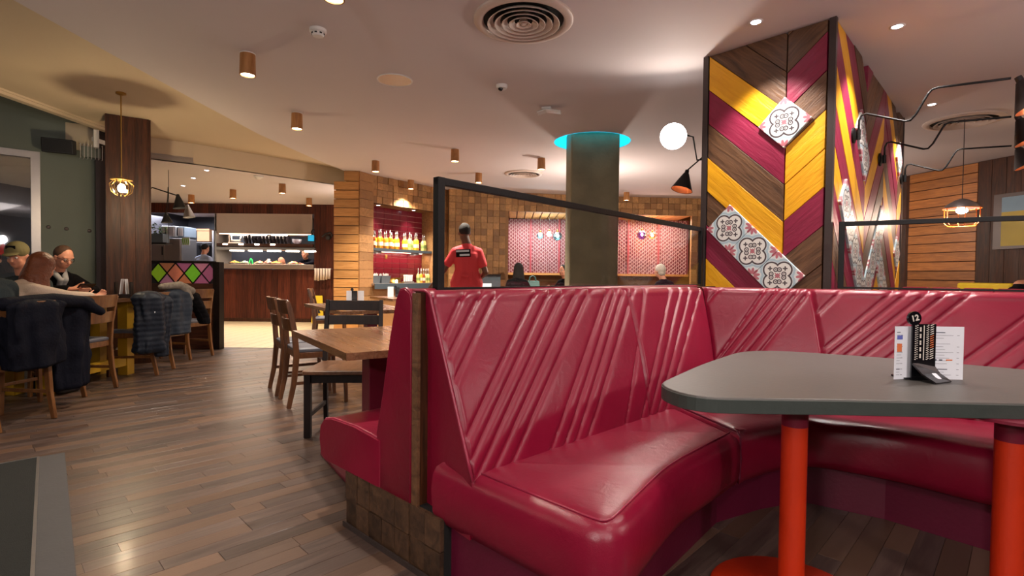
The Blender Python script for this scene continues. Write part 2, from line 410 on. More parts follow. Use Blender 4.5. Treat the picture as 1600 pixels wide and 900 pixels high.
# the single staves: those that show largest on open floor, nearest first
rest = MB(); cnt = 0
for dist, c, k in pieces:
    T = Matrix.Translation((c.x, c.y, rf.uniform(-.0008, 0))) @ Matrix.Rotation(RZF, 4, 'Z')
    open_floor = c.x < .1 and c.x < -.3+(c.y-1.9)*.7
    if open_floor and cnt < 300:
        mk('floor_stave', smesh[k][1], floor, T); cnt += 1
    else:
        rest.add(smesh[k][0].v, smesh[k][0].f, T @ Matrix.Identity(4))
rl = MB(); Ri = Matrix.Rotation(-RZF, 4, 'Z'); rl.v = [tuple(Ri @ Vector(p)) for p in rest.v]; rl.f = rest.f
part('floor_staves_beyond', rl, M['floor_wood'], floor, M=Matrix.Rotation(RZF, 4, 'Z'), kind='stuff')
# cream tiles
tb = MB(); a = .096; tb.box((0, 0, -.006), (2*a, 2*a, .012)); tme = tb.mesh('floor_tile', M['tile_cream'])
part('tile_bed', MB().bx((-7.6, 7.62, -.012), (-1.9, 11.7, .0012)), M['grout'], floor)
tl = []
for i in range(29):
    for j in range(21):
        c = Vector((-7.5+i*.2, 7.72+j*.2, .0025))
        if visible(c, 10): tl.append((c.length, c))
tl.sort(key=lambda a: a[0]); r2 = MB(); cnt = 0
for d, c in tl:
    x = 800+FPX*c.x/c.y
    if cnt < 300 and 320 < x < 560: mk('floor_tile', tme, floor, Matrix.Translation(c)); cnt += 1
    else: r2.add(tb.v, tb.f, Matrix.Translation(c))
if r2.v: part('floor_tiles_beyond', r2, M['tile_cream'], floor, kind='stuff')

struct('trim_3', MB().bx((-7.6, 7.60, -.01), (-1.88, 7.622, .003)).bx((-1.902, 7.6, -.01), (-1.88, 9.9, .003)), M['trim_metal'])
# ---- ceilings
def plate(name, outline, z0, z1, mt, holes=(), n=40):
    bm = bmesh.new(); edges = []; rings = []
    for ring in [outline]+[[(cx+r*cos(2*pi*k/n), cy+r*sin(2*pi*k/n)) for k in range(n)] for cx, cy, r in holes]:
        vs = [bm.verts.new((p[0], p[1], z0)) for p in ring]; rings.append(vs)
        for i in range(len(vs)): edges.append(bm.edges.new((vs[i], vs[(i+1) % len(vs)])))
    bmesh.ops.triangle_fill(bm, use_beauty=True, use_dissolve=False, edges=edges)
    for vs in rings:
        up = [bm.verts.new((v.co.x, v.co.y, z1)) for v in vs]
        for i in range(len(vs)): bm.faces.new((vs[i], vs[(i+1) % len(vs)], up[(i+1) % len(vs)], up[i]))
    me = bpy.data.meshes.new(name); bm.to_mesh(me); bm.free(); me.materials.append(mt)
    o = bpy.data.objects.new(name, me); COL.objects.link(o); o['kind'] = 'structure'; return o
HC = onz(925, 222, CZ); HR = 59*HC.y/FPX
plate('ceiling', [(-3.1, -3.5), (8, -3.5), (8, 13), (-2.75, 13), (-2.75, 8.65), (-2.93, 7.6), (-3.08, 6.4), (-3.11, 5.2), (-3.11, 4.2)], CZ, 2.92, M['ceiling'], [(HC.x, HC.y, HR)])
mb = MB().bx((-3.2, -3.5, 2.93), (8, 16, 2.99)); struct('ceiling_slab', mb, M['shadow'])
plate('ceiling_left', [(-5.15, -3.5), (-3.0, -3.5), (-3.0, 5), (-2.7, 8.6), (-2.7, 9.4), (-4.5, 7.42), (-5.15, 6.9)], 2.9, 2.95, M['ceiling_warm'])
plate('ceiling_far', [(-9, 7.0), (-5.15, 6.9), (-4.5, 7.42), (-2.7, 9.4), (-2.7, 12), (-9, 12)], 2.62, 2.7, M['ceiling'])
mb = MB()
fp = [(-5.6, 6.6), (-5.15, 6.9), (-4.5, 7.42), (-3.6, 8.40), (-2.7, 9.4)]
for a, b in zip(fp, fp[1:]):
    mb.add([(a[0], a[1], 2.62), (b[0], b[1], 2.62), (b[0], b[1], 2.95), (a[0], a[1], 2.95), (a[0], a[1]+.1, 2.62), (b[0], b[1]+.1, 2.62), (b[0], b[1]+.1, 2.95), (a[0], a[1]+.1, 2.95)], [(0, 1, 2, 3), (4, 7, 6, 5), (0, 4, 5, 1)])
struct('trim_1', mb, M['ceiling_warm'])                                # step between the two ceilings
mb = MB(); mb.sweep([(-5.13, -3.4, 2.9), (-5.13, 6.9, 2.9)], [(-.05, -.05), (.03, -.05), (.03, -.02), (.05, -.02), (.05, .03), (-.05, .03)])
struct('trim_2', mb, M['ceiling_warm'])                                # cornice above the window wall
struct('ceiling_void', MB().bx((-8.5, -3.5, 3.3), (-5.0, 8, 3.36)), M['shadow'])  # soffit coloured black for the shaded gap above the cornice
# halo recess
mb = MB(); n = 48
HR2 = HR*.985
ring = [(HC.x+HR2*cos(2*pi*k/n), HC.y+HR2*sin(2*pi*k/n)) for k in range(n)]
mb.add([(x, y, CZ-.001) for x, y in ring]+[(x, y, CZ+.15) for x, y in ring]+[(HC.x, HC.y, CZ+.15)], [(k, n+k, n+(k+1) % n, (k+1) % n) for k in range(n)]+[(n+k, 2*n, n+(k+1) % n) for k in range(n)])
struct('ceiling_recess', mb, M['cyan_glow'])  # recess surfaces glow cyan themselves, in place of light from an LED strip
# concrete column through the recess
cw = .29
o = struct('column_concrete', MB().prism([(HC.x+sx*cw+.0, HC.y+sy*cw) for sx, sy in ((-1, -1), (1, -1), (1, 1), (-1, 1))], 0, CZ+.15), M['concrete'], bevel=.02)
o['kind'] = 'structure'

# ---- left: window wall on the diagonal, wooden column
def WL(s, out=0): return (-5.3-s-out*.707, 6.9-s+out*.707)
def wall_piece(mb, s0, s1, z0, z1, t=.12):
    a, b, c, d = WL(s0), WL(s1), WL(s1, t), WL(s0, t); mb.prism([a, b, c, d], z0, z1)
mb = MB(); wall_piece(mb, -.02, .47, 0, 3.3); wall_piece(mb, .47, 4.6, 2.53, 3.3); wall_piece(mb, .47, 4.6, 0, .35)
struct('wall_left', mb, M['teal_wall'])
mb = MB(); wall_piece(mb, -.02, .10, 0, 3.3, -.10); struct('wall_shade_strip', mb, M['trim_metal'])  # raised dark strip, its colour standing in for a shaded recess
win = struct('window_1', MB().prism([WL(.47, .05), WL(.53, .05), WL(.53, -.03), WL(.47, -.03)], .35, 2.53), M['steel'])
for s0, s1, z0, z1, nm in ((.53, 4.5, 2.45, 2.53, 'window_head'), (.53, 4.5, .35, .42, 'window_sill'), (2.4, 2.46, .42, 2.45, 'window_mullion')):
    part(nm, MB().prism([WL(s0, .05), WL(s1, .05), WL(s1, -.03), WL(s0, -.03)], z0, z1), M['steel'], win)
part('window_pane', MB().prism([WL(.53, .03), WL(4.5, .03), WL(4.5, .02), WL(.53, .02)], .42, 2.45), M['pane_night'], win)
for k, (s, z) in enumerate(((.30, 1.62), (.14, 1.61), (.42, 1.63))):
    p = WL(s, -.006); part('wall_bolt', MB().ball((0, 0, 0), (.022, .006, .022)), M['trim_metal'], bpy.data.objects['wall_left'], M=Matrix.Translation((p[0], p[1], z)) @ Matrix.Rotation(pi/4, 4, 'Z'))
# outside, beyond the glass
struct('ground_outside', MB().bx((-16, 3, -.2), (-6.9, 16, -.1)), M['exterior'])
struct('wall_outside', MB().bx((-13.2, 4, -.1), (-13, 15, 5)), M['exterior'])
struct('ceiling_reflection', MB().bx((-12.5, 6.6, 2.95), (-7.2, 12, 3.05)), M['ceiling_warm'])  # added slab that stands for the room ceiling's reflection in the window
light('POINT', 'outside_fill', (-9.6, 5.0, 2.2), 30, (1, .8, .6), .1)  # unseen lamp added to brighten the slab outside the window

def boards(root, p0, p1, z0, z1, wdt, mt, name, t=.022, gap=.004, vary=.006, wp=True):
    """vertical boards side by side from p0 to p1, each a part"""
    P0 = Vector(p0); P1 = Vector(p1); L = (P1-P0).length; n = max(1, round(L/wdt)); u = (P1-P0)/L; rb = random.Random(int(L*1000)); a = math.atan2(u.y, u.x)
    mb = MB(); mb.box((0, 0, 0), (L/n-gap, t, z1-z0)); me = mb.mesh(name, mt)
    base = Vector(root.location) if root.name in W else Vector((0, 0, 0))
    for i in range(n):
        c = P0+u*(L/n*(i+.5)); nrm = Vector((u.y, -u.x))
        k = rb.uniform(0, vary)
        mk(name, me, root, Matrix.Translation(Vector((c.x+nrm.x*k, c.y+nrm.y*k, (z0+z1)/2))-base) @ Matrix.Rotation(a, 4, 'Z'))
def logs(root, p0, p1, z0, z1, h, mt, name, t=.03, gap=.005, vary=.01):
    """horizontal boards one above another, each a part"""
    P0 = Vector(p0); P1 = Vector(p1); L = (P1-P0).length; u = (P1-P0)/L; a = math.atan2(u.y, u.x); n = max(1, round((z1-z0)/h)); hh = (z1-z0)/n
    mb = MB(); mb.box((0, 0, 0), (L, t, hh-gap)); me = mb.mesh(name, mt); rb = random.Random(int(L*777))
    base = Vector(root.location) if root.name in W else Vector((0, 0, 0)); c = (P0+P1)/2
    for i in range(n):
        k = rb.uniform(0, vary); mk(name, me, root, Matrix.Translation(Vector((c.x+u.y*k, c.y-u.x*k, z0+hh*(i+.5)))-base) @ Matrix.Rotation(a, 4, 'Z'))

wc = wthing('wooden_column', 'tall dark stained timber column beside the window wall, behind the lit pendant', 'column', (-4.62, 6.45, 0))
ka = Vector((.82, .57)).normalized(); kb = Vector((-ka.y, ka.x)); kp = V(-4.68, 6.05); kl = .417
wpart('core', MB().prism([kp+kb*.01, kp+ka*kl+kb*.01-ka*.01, kp+ka*kl+kb*.4-ka*.01, kp+kb*.4], 0, 2.9), M['dark_wood'], wc)
boards(wc, kp, kp+ka*kl, 0, 2.898, .14, M['dark_wood'], 'board')
boards(wc, kp+ka*kl+kb*.01, kp+ka*kl+kb*.4, 0, 2.898, .14, M['dark_wood'], 'board')

# ---- far end: serving pass wall
PY = 11.7
def fx(x, y=425, d=PY): return at(x, y, d).x
def fz(y, x=420, d=PY): return at(x, y, d).z
X0, X1, X2, X3 = fx(200), fx(341), fx(491), fx(530)
zb, zc = 2.62, fz(334)
pw = struct('wall_far', MB().bx((X1, PY+.01, 0), (X2, PY+.1, fz(421))).bx((X2, PY+.01, 0), (-2.6, PY+.1, 2.62)).bx((-9, PY+.01, zc), (X2, PY+.1, 2.62)), M['dark_wood'])
boards(pw, (X1, PY), (X2, PY), .08, fz(421), .13, M['red_wood'], 'board')
boards(pw, (X2, PY), (-2.7, PY), .08, 2.62, .13, M['red_wood'], 'board')
boards(pw, (-8.2, PY), (X2, PY), zc, 2.62, .13, M['red_wood'], 'board')
struct('baseboard_far', MB().bx((X1, PY-.03, 0), (-2.7, PY, .08)), M['dark_wood'])
hood = wthing('extractor_hood', 'brushed steel canopy panel over the serving pass', 'hood', ((X1+X2)/2, PY, fz(365)))
wpart('front_panel', MB().bx((X1, PY-.12, fz(363)), (X2, PY-.1, fz(335))), M['steel_warm'], hood)
wpart('underside', MB().bx((X1, PY-.1, fz(366)), (X2, PY+.7, fz(363))), M['steel_warm'], hood)
part('steel_cheek', MB().bx((X1-.01, PY-.12, fz(420)), (X1+.03, PY+.5, fz(335))), M['steel'], pw)
wpart('light_strip', MB().bx((X1+.08, PY-.098, fz(366)-.012), (X2-.05, PY-.05, fz(366)-.002)), M['strip'], hood)
for k in range(3):
    x = fx(372+32*k); wpart('heat_lamp', MB().bx((x-.16, PY-.04, fz(366)-.03), (x+.16, PY+.06, fz(366)-.004)), M['heat'], hood)
sh = wthing('pass_shelf', 'steel and wood double shelf across the middle of the serving pass', 'shelf', ((X1+X2)/2, PY, fz(391)))
wpart('shelf_board', MB().bx((X1+.03, PY-.1, fz(386)), (X2, PY+.3, fz(381))), M['dark_wood_x'], sh)
wpart('shelf_rail', MB().bx((X1+.03, PY-.12, fz(391)), (X2+.05, PY+.3, fz(387))), M['steel'], sh)
for k in range(4):
    x = fx(356+24.5*k); wpart('spot', MB().bx((x-.05, PY-.112, fz(383.5)), (x+.05, PY-.101, fz(381.5))), M['heat'], sh)
for k in range(5):
    x = fx(369+29*k); wpart('heat_lamp', MB().bx((x-.13, PY-.02, fz(393)), (x+.13, PY+.1, fz(391.3))), M['heat'], sh)
ct = wthing('pass_counter', 'brushed steel counter ledge along the serving pass', 'counter', ((X1+X2)/2, PY, fz(420)))
wpart('ledge', MB().bx((X1+.03, PY-.14, fz(420)), (X2+.03, PY+.55, fz(413))), M['steel_warm'], ct, bevel=.006)
# kitchen beyond
struct('wall_kitchen', MB().bx((-13, 14.6, 0), (-3, 14.7, 3)).bx((-3.2, 11.8, 0), (-3.1, 14.6, 3)), M['kitchen_dark'])
struct('ceiling_kitchen', MB().bx((-13, PY+.1, 2.62), (-3.1, 14.7, 2.68)), M['ceiling'])
struct('wall_kitchen_left', MB().bx((-9.1, 7, 0), (-9, 14.6, 3)), M['kitchen_dark'])
light('AREA', 'kitchen_panel', (-8.2, 13.2, 2.5), 70, (.86, .88, 1), (1.6, 1.0))
light('AREA', 'kitchen_panel', (-5.2, 12.7, 2.5), 26, (1, .82, .68), (1.6, .6))
light('AREA', 'pass_heat_light', ((X1+X2)/2, PY+.05, fz(367)), 16, (1, .72, .5), (1.7, .12))
light('AREA', 'pass_heat_light', ((X1+X2)/2, PY+.05, fz(394)), 14, (1, .8, .62), (1.7, .12))

# ---- bar niche (recedes to the right) and timber post
Q1 = Vector((-2.40, 8.90)); Q2 = Vector((-1.5, 10.14)); qu = (Q2-Q1).normalized(); qn = Vector((-qu.y, qu.x))   # qn points into the wall
def Q(s, t=0): p = Q1+qu*s+qn*t; return (p.x, p.y)
QL = 2.0; NZ0, NZ1, ND = .90, 2.30, .36
bw = struct('wall_bar', MB().prism([Q(.0), Q(QL), Q(QL, .06), Q(.0, .06)], NZ1, CZ).prism([Q(.0), Q(QL), Q(QL, .06), Q(.0, .06)], 0, NZ0)
   .prism([Q(-.06, .06), Q(-.0, .06), Q(-.0, ND+.1), Q(-.06, ND+.1)], 0, CZ).prism([Q(1.52), Q(QL), Q(QL, ND+.1), Q(1.52, ND+.1)], 0, CZ)
   .prism([Q(0, ND), Q(1.6, ND), Q(1.6, ND+.1), Q(0, ND+.1)], 0, CZ).prism([Q(0), Q(1.6), Q(1.6, ND), Q(0, ND)], NZ1, NZ1+.06), M['pine_end'])
part('grout_panel', MB().prism([Q(0, ND-.012), Q(1.52, ND-.012), Q(1.52, ND), Q(0, ND)], NZ0, NZ1), M['grout_pale'], bw)
tw, th = 1.52/8, (NZ1-NZ0)/14
tme = MB().box((0, 0, 0), (tw-.007, .014, th-.007)).mesh('wall_tile', M['tile_red'])
qa = math.atan2(qu.y, qu.x)
for i in range(8):
    for j in range(14):
        p = Q(tw*(i+.5), ND-.017); mk('wall_tile', tme, bw, Matrix.Translation((p[0], p[1], NZ0+th*(j+.5))) @ Matrix.Rotation(qa, 4, 'Z'))
# end grain blocks
def blocks(root, P0, P1, z0, z1, holes=(), sz=.125, seed=1):
    mb = MB(); r = random.Random(seed); P0 = Vector(P0); P1 = Vector(P1); L = (P1-P0).length; u = (P1-P0)/L; n = max(1, round(L/sz)); m = max(1, round((z1-z0)/sz)); a = math.atan2(u.y, u.x); g = L/n; h = (z1-z0)/m
    for i in range(n):
        for j in range(m):
            s = g*(i+.5); z = z0+h*(j+.5)
            if any(a0 < s < a1 and b0 < z < b1 for a0, a1, b0, b1 in holes): continue
            k = r.uniform(0, .022); c = P0+u*s; mb.box((c.x+u.y*(k/2), c.y-u.x*(k/2), z), (g-.006, .02+k, h-.006), rz=a)
    part('block_cladding', mb, M['pine_end'], root, kind='stuff')
blocks(bw, Q(0), Q(QL), NZ1, CZ, sz=.12, seed=4)
blocks(bw, Q(1.53), Q(QL), 0, NZ1, sz=.12, seed=5)
light('AREA', 'shelf_strip_light', (Q(.76, .2)[0], Q(.76, .2)[1], 1.47), 4, (1, .72, .55), (1.4, .05), (0, 0, qa))
post = wthing('timber_post', 'square post stacked from horizontal pine boards at the end of the bar niche', 'post', (fx(541, 450, 8.6), 8.8, 0))
pa, pb, pm = fx(522, 450, 8.6), fx(560, 450, 8.6), fx(538, 450, 8.6)
wpart('core', MB().bx((pa+.02, 8.62, 0), (pb-.02, 9.1, 2.58)), M['dark_wood'], post)
wpart('core', MB().bx((pm+.02, 8.62, 2.58), (pb-.02, 9.1, CZ)), M['dark_wood'], post)
logs(post, (pa, 8.6), (pb, 8.6), 0, 2.6, .145, M['pine'], 'board', gap=.012)
logs(post, (pm, 8.6), (pb, 8.6), 2.6, CZ, .145, M['pine'], 'board', gap=.012)
logs(post, (pb, 8.6), (Q(-.02)[0]+.03, Q(-.02)[1]+.05), 0, CZ, .145, M['pine_end'], 'board')

# ---- back wall of end-grain blocks with two lattice booths
BP = [Vector(Q(QL)), Vector((-.15, 10.62)), Vector((2.12, 11.02)), Vector((4.3, 11.2))]
BP[0] = Vector((-1.25, 10.30))
wb = MB()
def wseg(mb, P0, P1, z0, z1, s0=0, s1=None, t=.1):
    L = (P1-P0).length; u = (P1-P0)/L; n = Vector((-u.y, u.x)); s1 = L if s1 is None else s1
    a = P0+u*s0; b = P0+u*s1; mb.prism([a, b, b+n*t, a+n*t], z0, z1)
OZ = 2.40
def spx(P0, P1, x):
    r = ray(x, 400); k = r[0]/r[1]; u = P1-P0; return (k*P0.y-P0.x)/(u.x-k*u.y)*u.length
oA = spx(BP[1], BP[2], 794); oB = spx(BP[1], BP[2], 912); oC = spx(BP[2], BP[3], 945); oD = spx(BP[2], BP[3], 1081)
L1_ = (BP[2]-BP[1]).length; L2_ = (BP[3]-BP[2]).length
wseg(wb, BP[0], BP[1], 0, CZ)
wseg(wb, BP[1], BP[2], 0, CZ, 0, oA); wseg(wb, BP[1], BP[2], OZ, CZ, oA, oB); wseg(wb, BP[1], BP[2], 0, CZ, oB, None)
if oC > 0: wseg(wb, BP[2], BP[3], 0, CZ, 0, oC)
wseg(wb, BP[2], BP[3], OZ, CZ, max(oC, 0), oD); wseg(wb, BP[2], BP[3], 0, CZ, oD, None)
wback = struct('wall_back', wb, M['pine_end'])
blocks(wback, BP[0], BP[1], .5, CZ, seed=11)
blocks(wback, BP[1], BP[2], .5, CZ, [(oA-.03, oB+.03, 0, OZ)], seed=12)
blocks(wback, BP[2], BP[3], .5, CZ, [(max(oC, 0)-.03, oD+.03, 0, OZ)], seed=13)
struct('wall_back_right', MB().prism([(4.3, 11.2), (6.35, 8.5), (6.5, 8.6), (4.4, 11.4)], 0, CZ), M['dark_wood'])
struct('wall_booth', MB().bx((-.6, 12.6, 0), (5.2, 12.7, 3)).bx((-.4, 10.8, 0), (-.3, 12.6, 3)).bx((1.75, 11.1, 0), (1.85, 12.6, 3)).bx((4.3, 11.3, 0), (4.4, 12.6, 3)), M['pine_end'])
# lit timber soffit boards and the pink lattice
def booth(P0, P1, s0, s1, lab):
    u = (P1-P0).normalized(); a = P0+u*s0; b = P0+u*s1; ang = math.atan2(u.y, u.x)
    sf = struct('ceiling_booth', MB().prism([a, b, (b.x, 12.6), (a.x, 12.6)], OZ+.03, OZ+.05), M['dark_wood'])
    n = round((b-a).length/.17)
    for i in range(n):
        c = a+(b-a)*((i+.5)/n); mk('soffit_board', MB().box((0, 0, 0), (1.35, .15, .02)).mesh('soffit_board', M['pine']), sf, Matrix.Translation((c.x, c.y+.7, OZ+.012)) @ Matrix.Rotation(pi/2, 4, 'Z'))
    sc = wthing('lattice_screen', lab, 'screen', ((a.x+b.x)/2, 12.1, 1.15))
    ax, bx_ = a.x-.15, b.x+.25; z0, z1 = 1.16, OZ
    wpart('back_panel', MB().bx((ax, 12.16, z0), (bx_, 12.2, z1)), M['lat_pink'], sc)
    mb = MB(); n = int((bx_-ax)/.05)
    for i in range(n):
        x = ax+.025+i*.05; mb.sweep([(x+.015*sin(2*pi*(k/4.0)+(pi if i % 2 else 0)), 12.14, z0+k*(z1-z0)/60) for k in range(61)], [(-.006, -.01), (.006, -.01), (.006, .01), (-.006, .01)], up=(0, 1, 0))
    wpart('lattice_ribs', mb, M['lat_rib'], sc, kind='stuff')
    k = (bx_-ax)/3
    for i in (1, 2): wpart('stile', MB().bx((ax+k*i-.02, 12.1, z0), (ax+k*i+.02, 12.15, z1)), M['lat_stile'], sc)
    wpart('lower_rail', MB().bx((ax, 12.1, z0-.05), (bx_, 12.2, z0)), M['pine'], sc)
M['lat_pink'] = flat('pink_screen_backing', srgb(150, 84, 92), .6)
M['lat_rib'] = flat('pale_pink_lattice', srgb(200, 164, 166), .6)
M['lat_stile'] = flat('rose_stile', srgb(160, 66, 76), .5)
booth(BP[1], BP[2], oA, oB, 'pink wavy lattice screen in the lit booth left of the concrete column')
booth(BP[2], BP[3], max(oC, 0), oD, 'pink wavy lattice screen in the lit booth right of the concrete column')
light('AREA', 'booth_light', (.55, 11.5, 2.35), 26, (1, .86, .82), (1.2, .5))
light('AREA', 'booth_light', (3.1, 11.6, 2.35), 26, (1, .76, .6), (1.2, .5))

# ---- right wall: amber slats then dark boards
R0 = Vector((6.31, 8.55)); R1 = Vector((6.72, 6.75)); R2 = Vector((7.5, 3.4))
wr = struct('wall_right', MB().prism([R0+V(.03,0), R1+V(.03,0), (6.9, 6.75), (6.5, 8.6)], 0, CZ).prism([R1, R2, (7.7, 3.4), (6.9, 6.75)], 0, CZ), M['dark_wood'])
sx = R0+(R1-R0)*.08; sy = R0+(R1-R0)*.62
wr['kind'] = 'structure'
logs(wr, sx, sy, .4, CZ-.01, .14, M['amber_slat'], 'slat', gap=.012)
boards(wr, sy, R1, 0, CZ-.005, .2, M['dark_wood'], 'board')
boards(wr, R1, R2, 0, CZ-.005, .2, M['dark_wood'], 'board')
light('POINT', 'room_fill', (5.2, 5.2, 2.3), 1, (1, .66, .4), .1)  # faint unseen fill added near the right wall
struct('wall_behind', MB().bx((-6, -3.4, 0), (8, -3.3, 3)).bx((7.9, -3.3, 0), (8, 3.4, 3)), M['dark_wood'])

# ================================================================ CLAD PILLAR
Lc = Vector((1.465, 4.032)); Nc = Vector((2.043, 3.403)); Bc = Vector((4.029, 5.485))
pil = wthing('clad_pillar', 'big square pillar clad in yellow, maroon and brown chevron boards with patterned tiles', 'pillar', ((Lc.x+Bc.x)/2, (Lc.y+Bc.y)/2, 0))
uF = (Nc-Lc).normalized(); uR = (Bc-Nc).normalized(); inF = Vector((-uF.y, uF.x)); inR = Vector((-uR.y, uR.x))
Dc = Lc+(Bc-Nc)
c0 = [Lc+inF*.03+inR*-.0, Nc+inF*.03+inR*.03, Bc+inR*.03, Dc]
wpart('core', MB().prism([(p.x, p.y) for p in c0], 0, CZ), M['dark_wood'], pil)
# patterned cement tile: procedural ornament in the tile's own frame
def tile_mat():
    t = NT('patterned_cement_tile'); setb(t.b, .4, 0, .1, .5)
    tc = t.n('ShaderNodeTexCoord'); sp = t.n('ShaderNodeSeparateXYZ'); t.l(tc.outputs['Object'], sp.inputs[0]); m = t.math
    p = m('DIVIDE', m('ABSOLUTE', sp.outputs[0]), .245); q = m('DIVIDE', m('ABSOLUTE', sp.outputs[1]), .245)
    def dist(a, b, x=p, y=q):
        return m('SQRT', m('ADD', m('POWER', m('ABSOLUTE', m('SUBTRACT', x, a)), 2.0), m('POWER', m('ABSOLUTE', m('SUBTRACT', y, b)), 2.0)))
    def band(d, a, b): return m('MULTIPLY', m('GREATER_THAN', d, a), m('LESS_THAN', d, b))
    dl = m('MINIMUM', dist(.235, 0.0), dist(0.0, .235)); mx = t.mix
    white = srgb(232, 230, 224); blue = srgb(176, 200, 210); dark = srgb(74, 64, 68); pink = srgb(188, 112, 122)
    col = mx(m('GREATER_THAN', dl, .20), white, srgb(214, 224, 226))
    col = mx(band(dl, .25, .31), col, blue)
    col = mx(band(dl, .188, .232), col, dark)
    # scrolls: small spirals left and right of each lobe's root
    for a, b in ((.155, .085), (.085, .155)):
        d = dist(a, b); col = mx(band(d, .038, .068), col, dark); col = mx(m('LESS_THAN', d, .018), col, dark)
    # four small crosses in the lobes, a pink cross in the middle
    for a, b in ((.285, 0.0), (0.0, .285)):
        x = m('ABSOLUTE', m('SUBTRACT', p, a)); y = m('ABSOLUTE', m('SUBTRACT', q, b))
        dd = m('ABSOLUTE', m('SUBTRACT', x, y)); col = mx(m('MULTIPLY', m('LESS_THAN', dd, .026), m('LESS_THAN', m('MAXIMUM', x, y), .05)), col, dark)
    col = mx(m('MULTIPLY', m('LESS_THAN', m('MULTIPLY', p, q), .0012), m('LESS_THAN', m('ADD', p, q), .11)), col, pink)
    # flowers in the corners
    d = dist(.5, .5); ang = m('ARCTAN2', m('SUBTRACT', .5, q), m('SUBTRACT', .5, p))
    pet = m('MULTIPLY', m('ABSOLUTE', m('SINE', m('MULTIPLY', ang, 5.0))), .10)
    col = mx(m('LESS_THAN', d, m('ADD', pet, .13)), col, pink)
    col = mx(m('LESS_THAN', d, .05), col, white)
    col = mx(band(m('SUBTRACT', d, pet), .15, .17), col, white)
    t.l(col, t.b.inputs['Base Color']); return t.m
M['pattern_tile'] = tile_mat()

def clip(poly, a, b, c):
    """keep a*x+b*y<=c"""
    out = []
    for i in range(len(poly)):
        p, q = poly[i], poly[(i+1) % len(poly)]; dp = a*p[0]+b*p[1]-c; dq = a*q[0]+b*q[1]-c
        if dp <= 0: out.append(p)
        if (dp < 0) != (dq < 0) and dp != dq and dp*dq < 0:
            k = dp/(dp-dq); out.append((p[0]+(q[0]-p[0])*k, p[1]+(q[1]-p[1])*k))
    return out
rp = random.Random(9)
def board_on(root, P0, u, nout, poly, ang, mt, t, name='board', gap=.0025):
    """board with outline poly in (s, z) of a wall face; its mesh frame has x along the grain"""
    if len(poly) < 3: return
    cx = sum(p[0] for p in poly)/len(poly); cz = sum(p[1] for p in poly)/len(poly)
    ca, sa = cos(ang), sin(ang); A = abs(sum(poly[i][0]*poly[(i+1) % len(poly)][1]-poly[(i+1) % len(poly)][0]*poly[i][1] for i in range(len(poly))))/2
    if A < 4e-4: return
    loc = [((p[0]-cx)*ca+(p[1]-cz)*sa, -(p[0]-cx)*sa+(p[1]-cz)*ca) for p in poly]
    if sum(loc[i][0]*loc[(i+1) % len(loc)][1]-loc[(i+1) % len(loc)][0]*loc[i][1] for i in range(len(loc))) < 0: loc = loc[::-1]
    mb = MB(); mb.slab(loc, [(gap, -.02), (gap, t-.003), (gap+.003, t)])
    xw = Vector((u.x*ca, u.y*ca, sa)); yw = Vector((-u.x*sa, -u.y*sa, ca)); zw = Vector((nout.x, nout.y, 0))
    R = Matrix((xw, yw, zw)).transposed().to_4x4()
    if R.determinant() < 0:
        zw = -zw; R = Matrix((xw, yw, zw)).transposed().to_4x4()
    c = Vector((P0.x+u.x*cx, P0.y+u.y*cx, cz))-Vector(root.location)
    mk(name, mb.mesh(name, mt), root, Matrix.Translation(c) @ R)
def column_boards(P0, u, nout, s0, s1, z_at_s0, slope, cols, pitch, zlo=.35, zhi=CZ, t0=.008):
    """diagonal boards; boundaries start at z_at_s0 on the line s=s0 and go down by pitch"""
    z = z_at_s0
    for k, c in enumerate(cols):
        a, b = z, z-pitch; z -= pitch
        d = slope*(s1-s0); poly = [(s0, b), (s1, b+d), (s1, a+d), (s0, a)]
        poly = clip(poly, 0, 1, zhi); poly = clip(poly, 0, -1, -zlo)
        board_on(pil, P0, u, nout, poly, math.atan(slope), M[{'Y': 'yellow', 'M': 'maroon', 'B': 'brown_board'}[c]], t0+rp.uniform(0, .006))
oF, oR = -inF, -inR
F0 = Lc
column_boards(F0, uF, oF, .025, .578, 3.53, -.94, 'BBBYMBYBMYMB', .254)
column_boards(F0, uF, oF, .582, .825, 2.49+.25*2, .84, 'BBMBYYMBBYM', .25)
# right face: chevrons about 0.8 m a half
Rr = Nc
column_boards(Rr, uR, oR, .035, 1.03, 3.50, -.95, 'BMYMYMYMBMYM', .25)
column_boards(Rr, uR, oR, 1.03, 1.81, 3.06, 1.0, 'BMBBMYMBYMYMBM', .25)
column_boards(Rr, uR, oR, 1.81, 2.60, 3.34, -1.0, 'BYMMBYMBYMBY', .25)
column_boards(Rr, uR, oR, 2.60, 2.85, 3.05, 1.0, 'MBBMBYMBYM', .25)
def tile_on(P0, u, nout, cs, cz, ang, t=.022, n=1, poly=None):
    ca, sa = cos(ang), sin(ang); e = .1215
    xw = Vector((u.x*ca, u.y*ca, sa)); yw = Vector((-u.x*sa, -u.y*sa, ca)); zw = xw.cross(yw); R = Matrix((xw, yw, zw)).transposed().to_4x4()
    sgn = 1 if zw.xy.dot(nout) > 0 else -1
    o = mk('patterned_tile', MB().bx((-e, -e, -.02*sgn), (e, e, t*sgn)).mesh('patterned_tile', M['pattern_tile']), pil, Matrix.Translation(Vector((P0.x+u.x*cs, P0.y+u.y*cs, cz))-Vector(pil.location)) @ R)
    m = o.modifiers.new('bevel', 'BEVEL'); m.width = .002; m.segments = 1
tile_on(F0, uF, oF, .576, 2.158, pi/4, .03)
dx, dz = cos(pi/4)*.245, -sin(pi/4)*.245
for k in range(3): tile_on(F0, uF, oF, .037+.0866*2+.0+k*dx-.0, 1.468-.005+k*dz, -pi/4, .03)
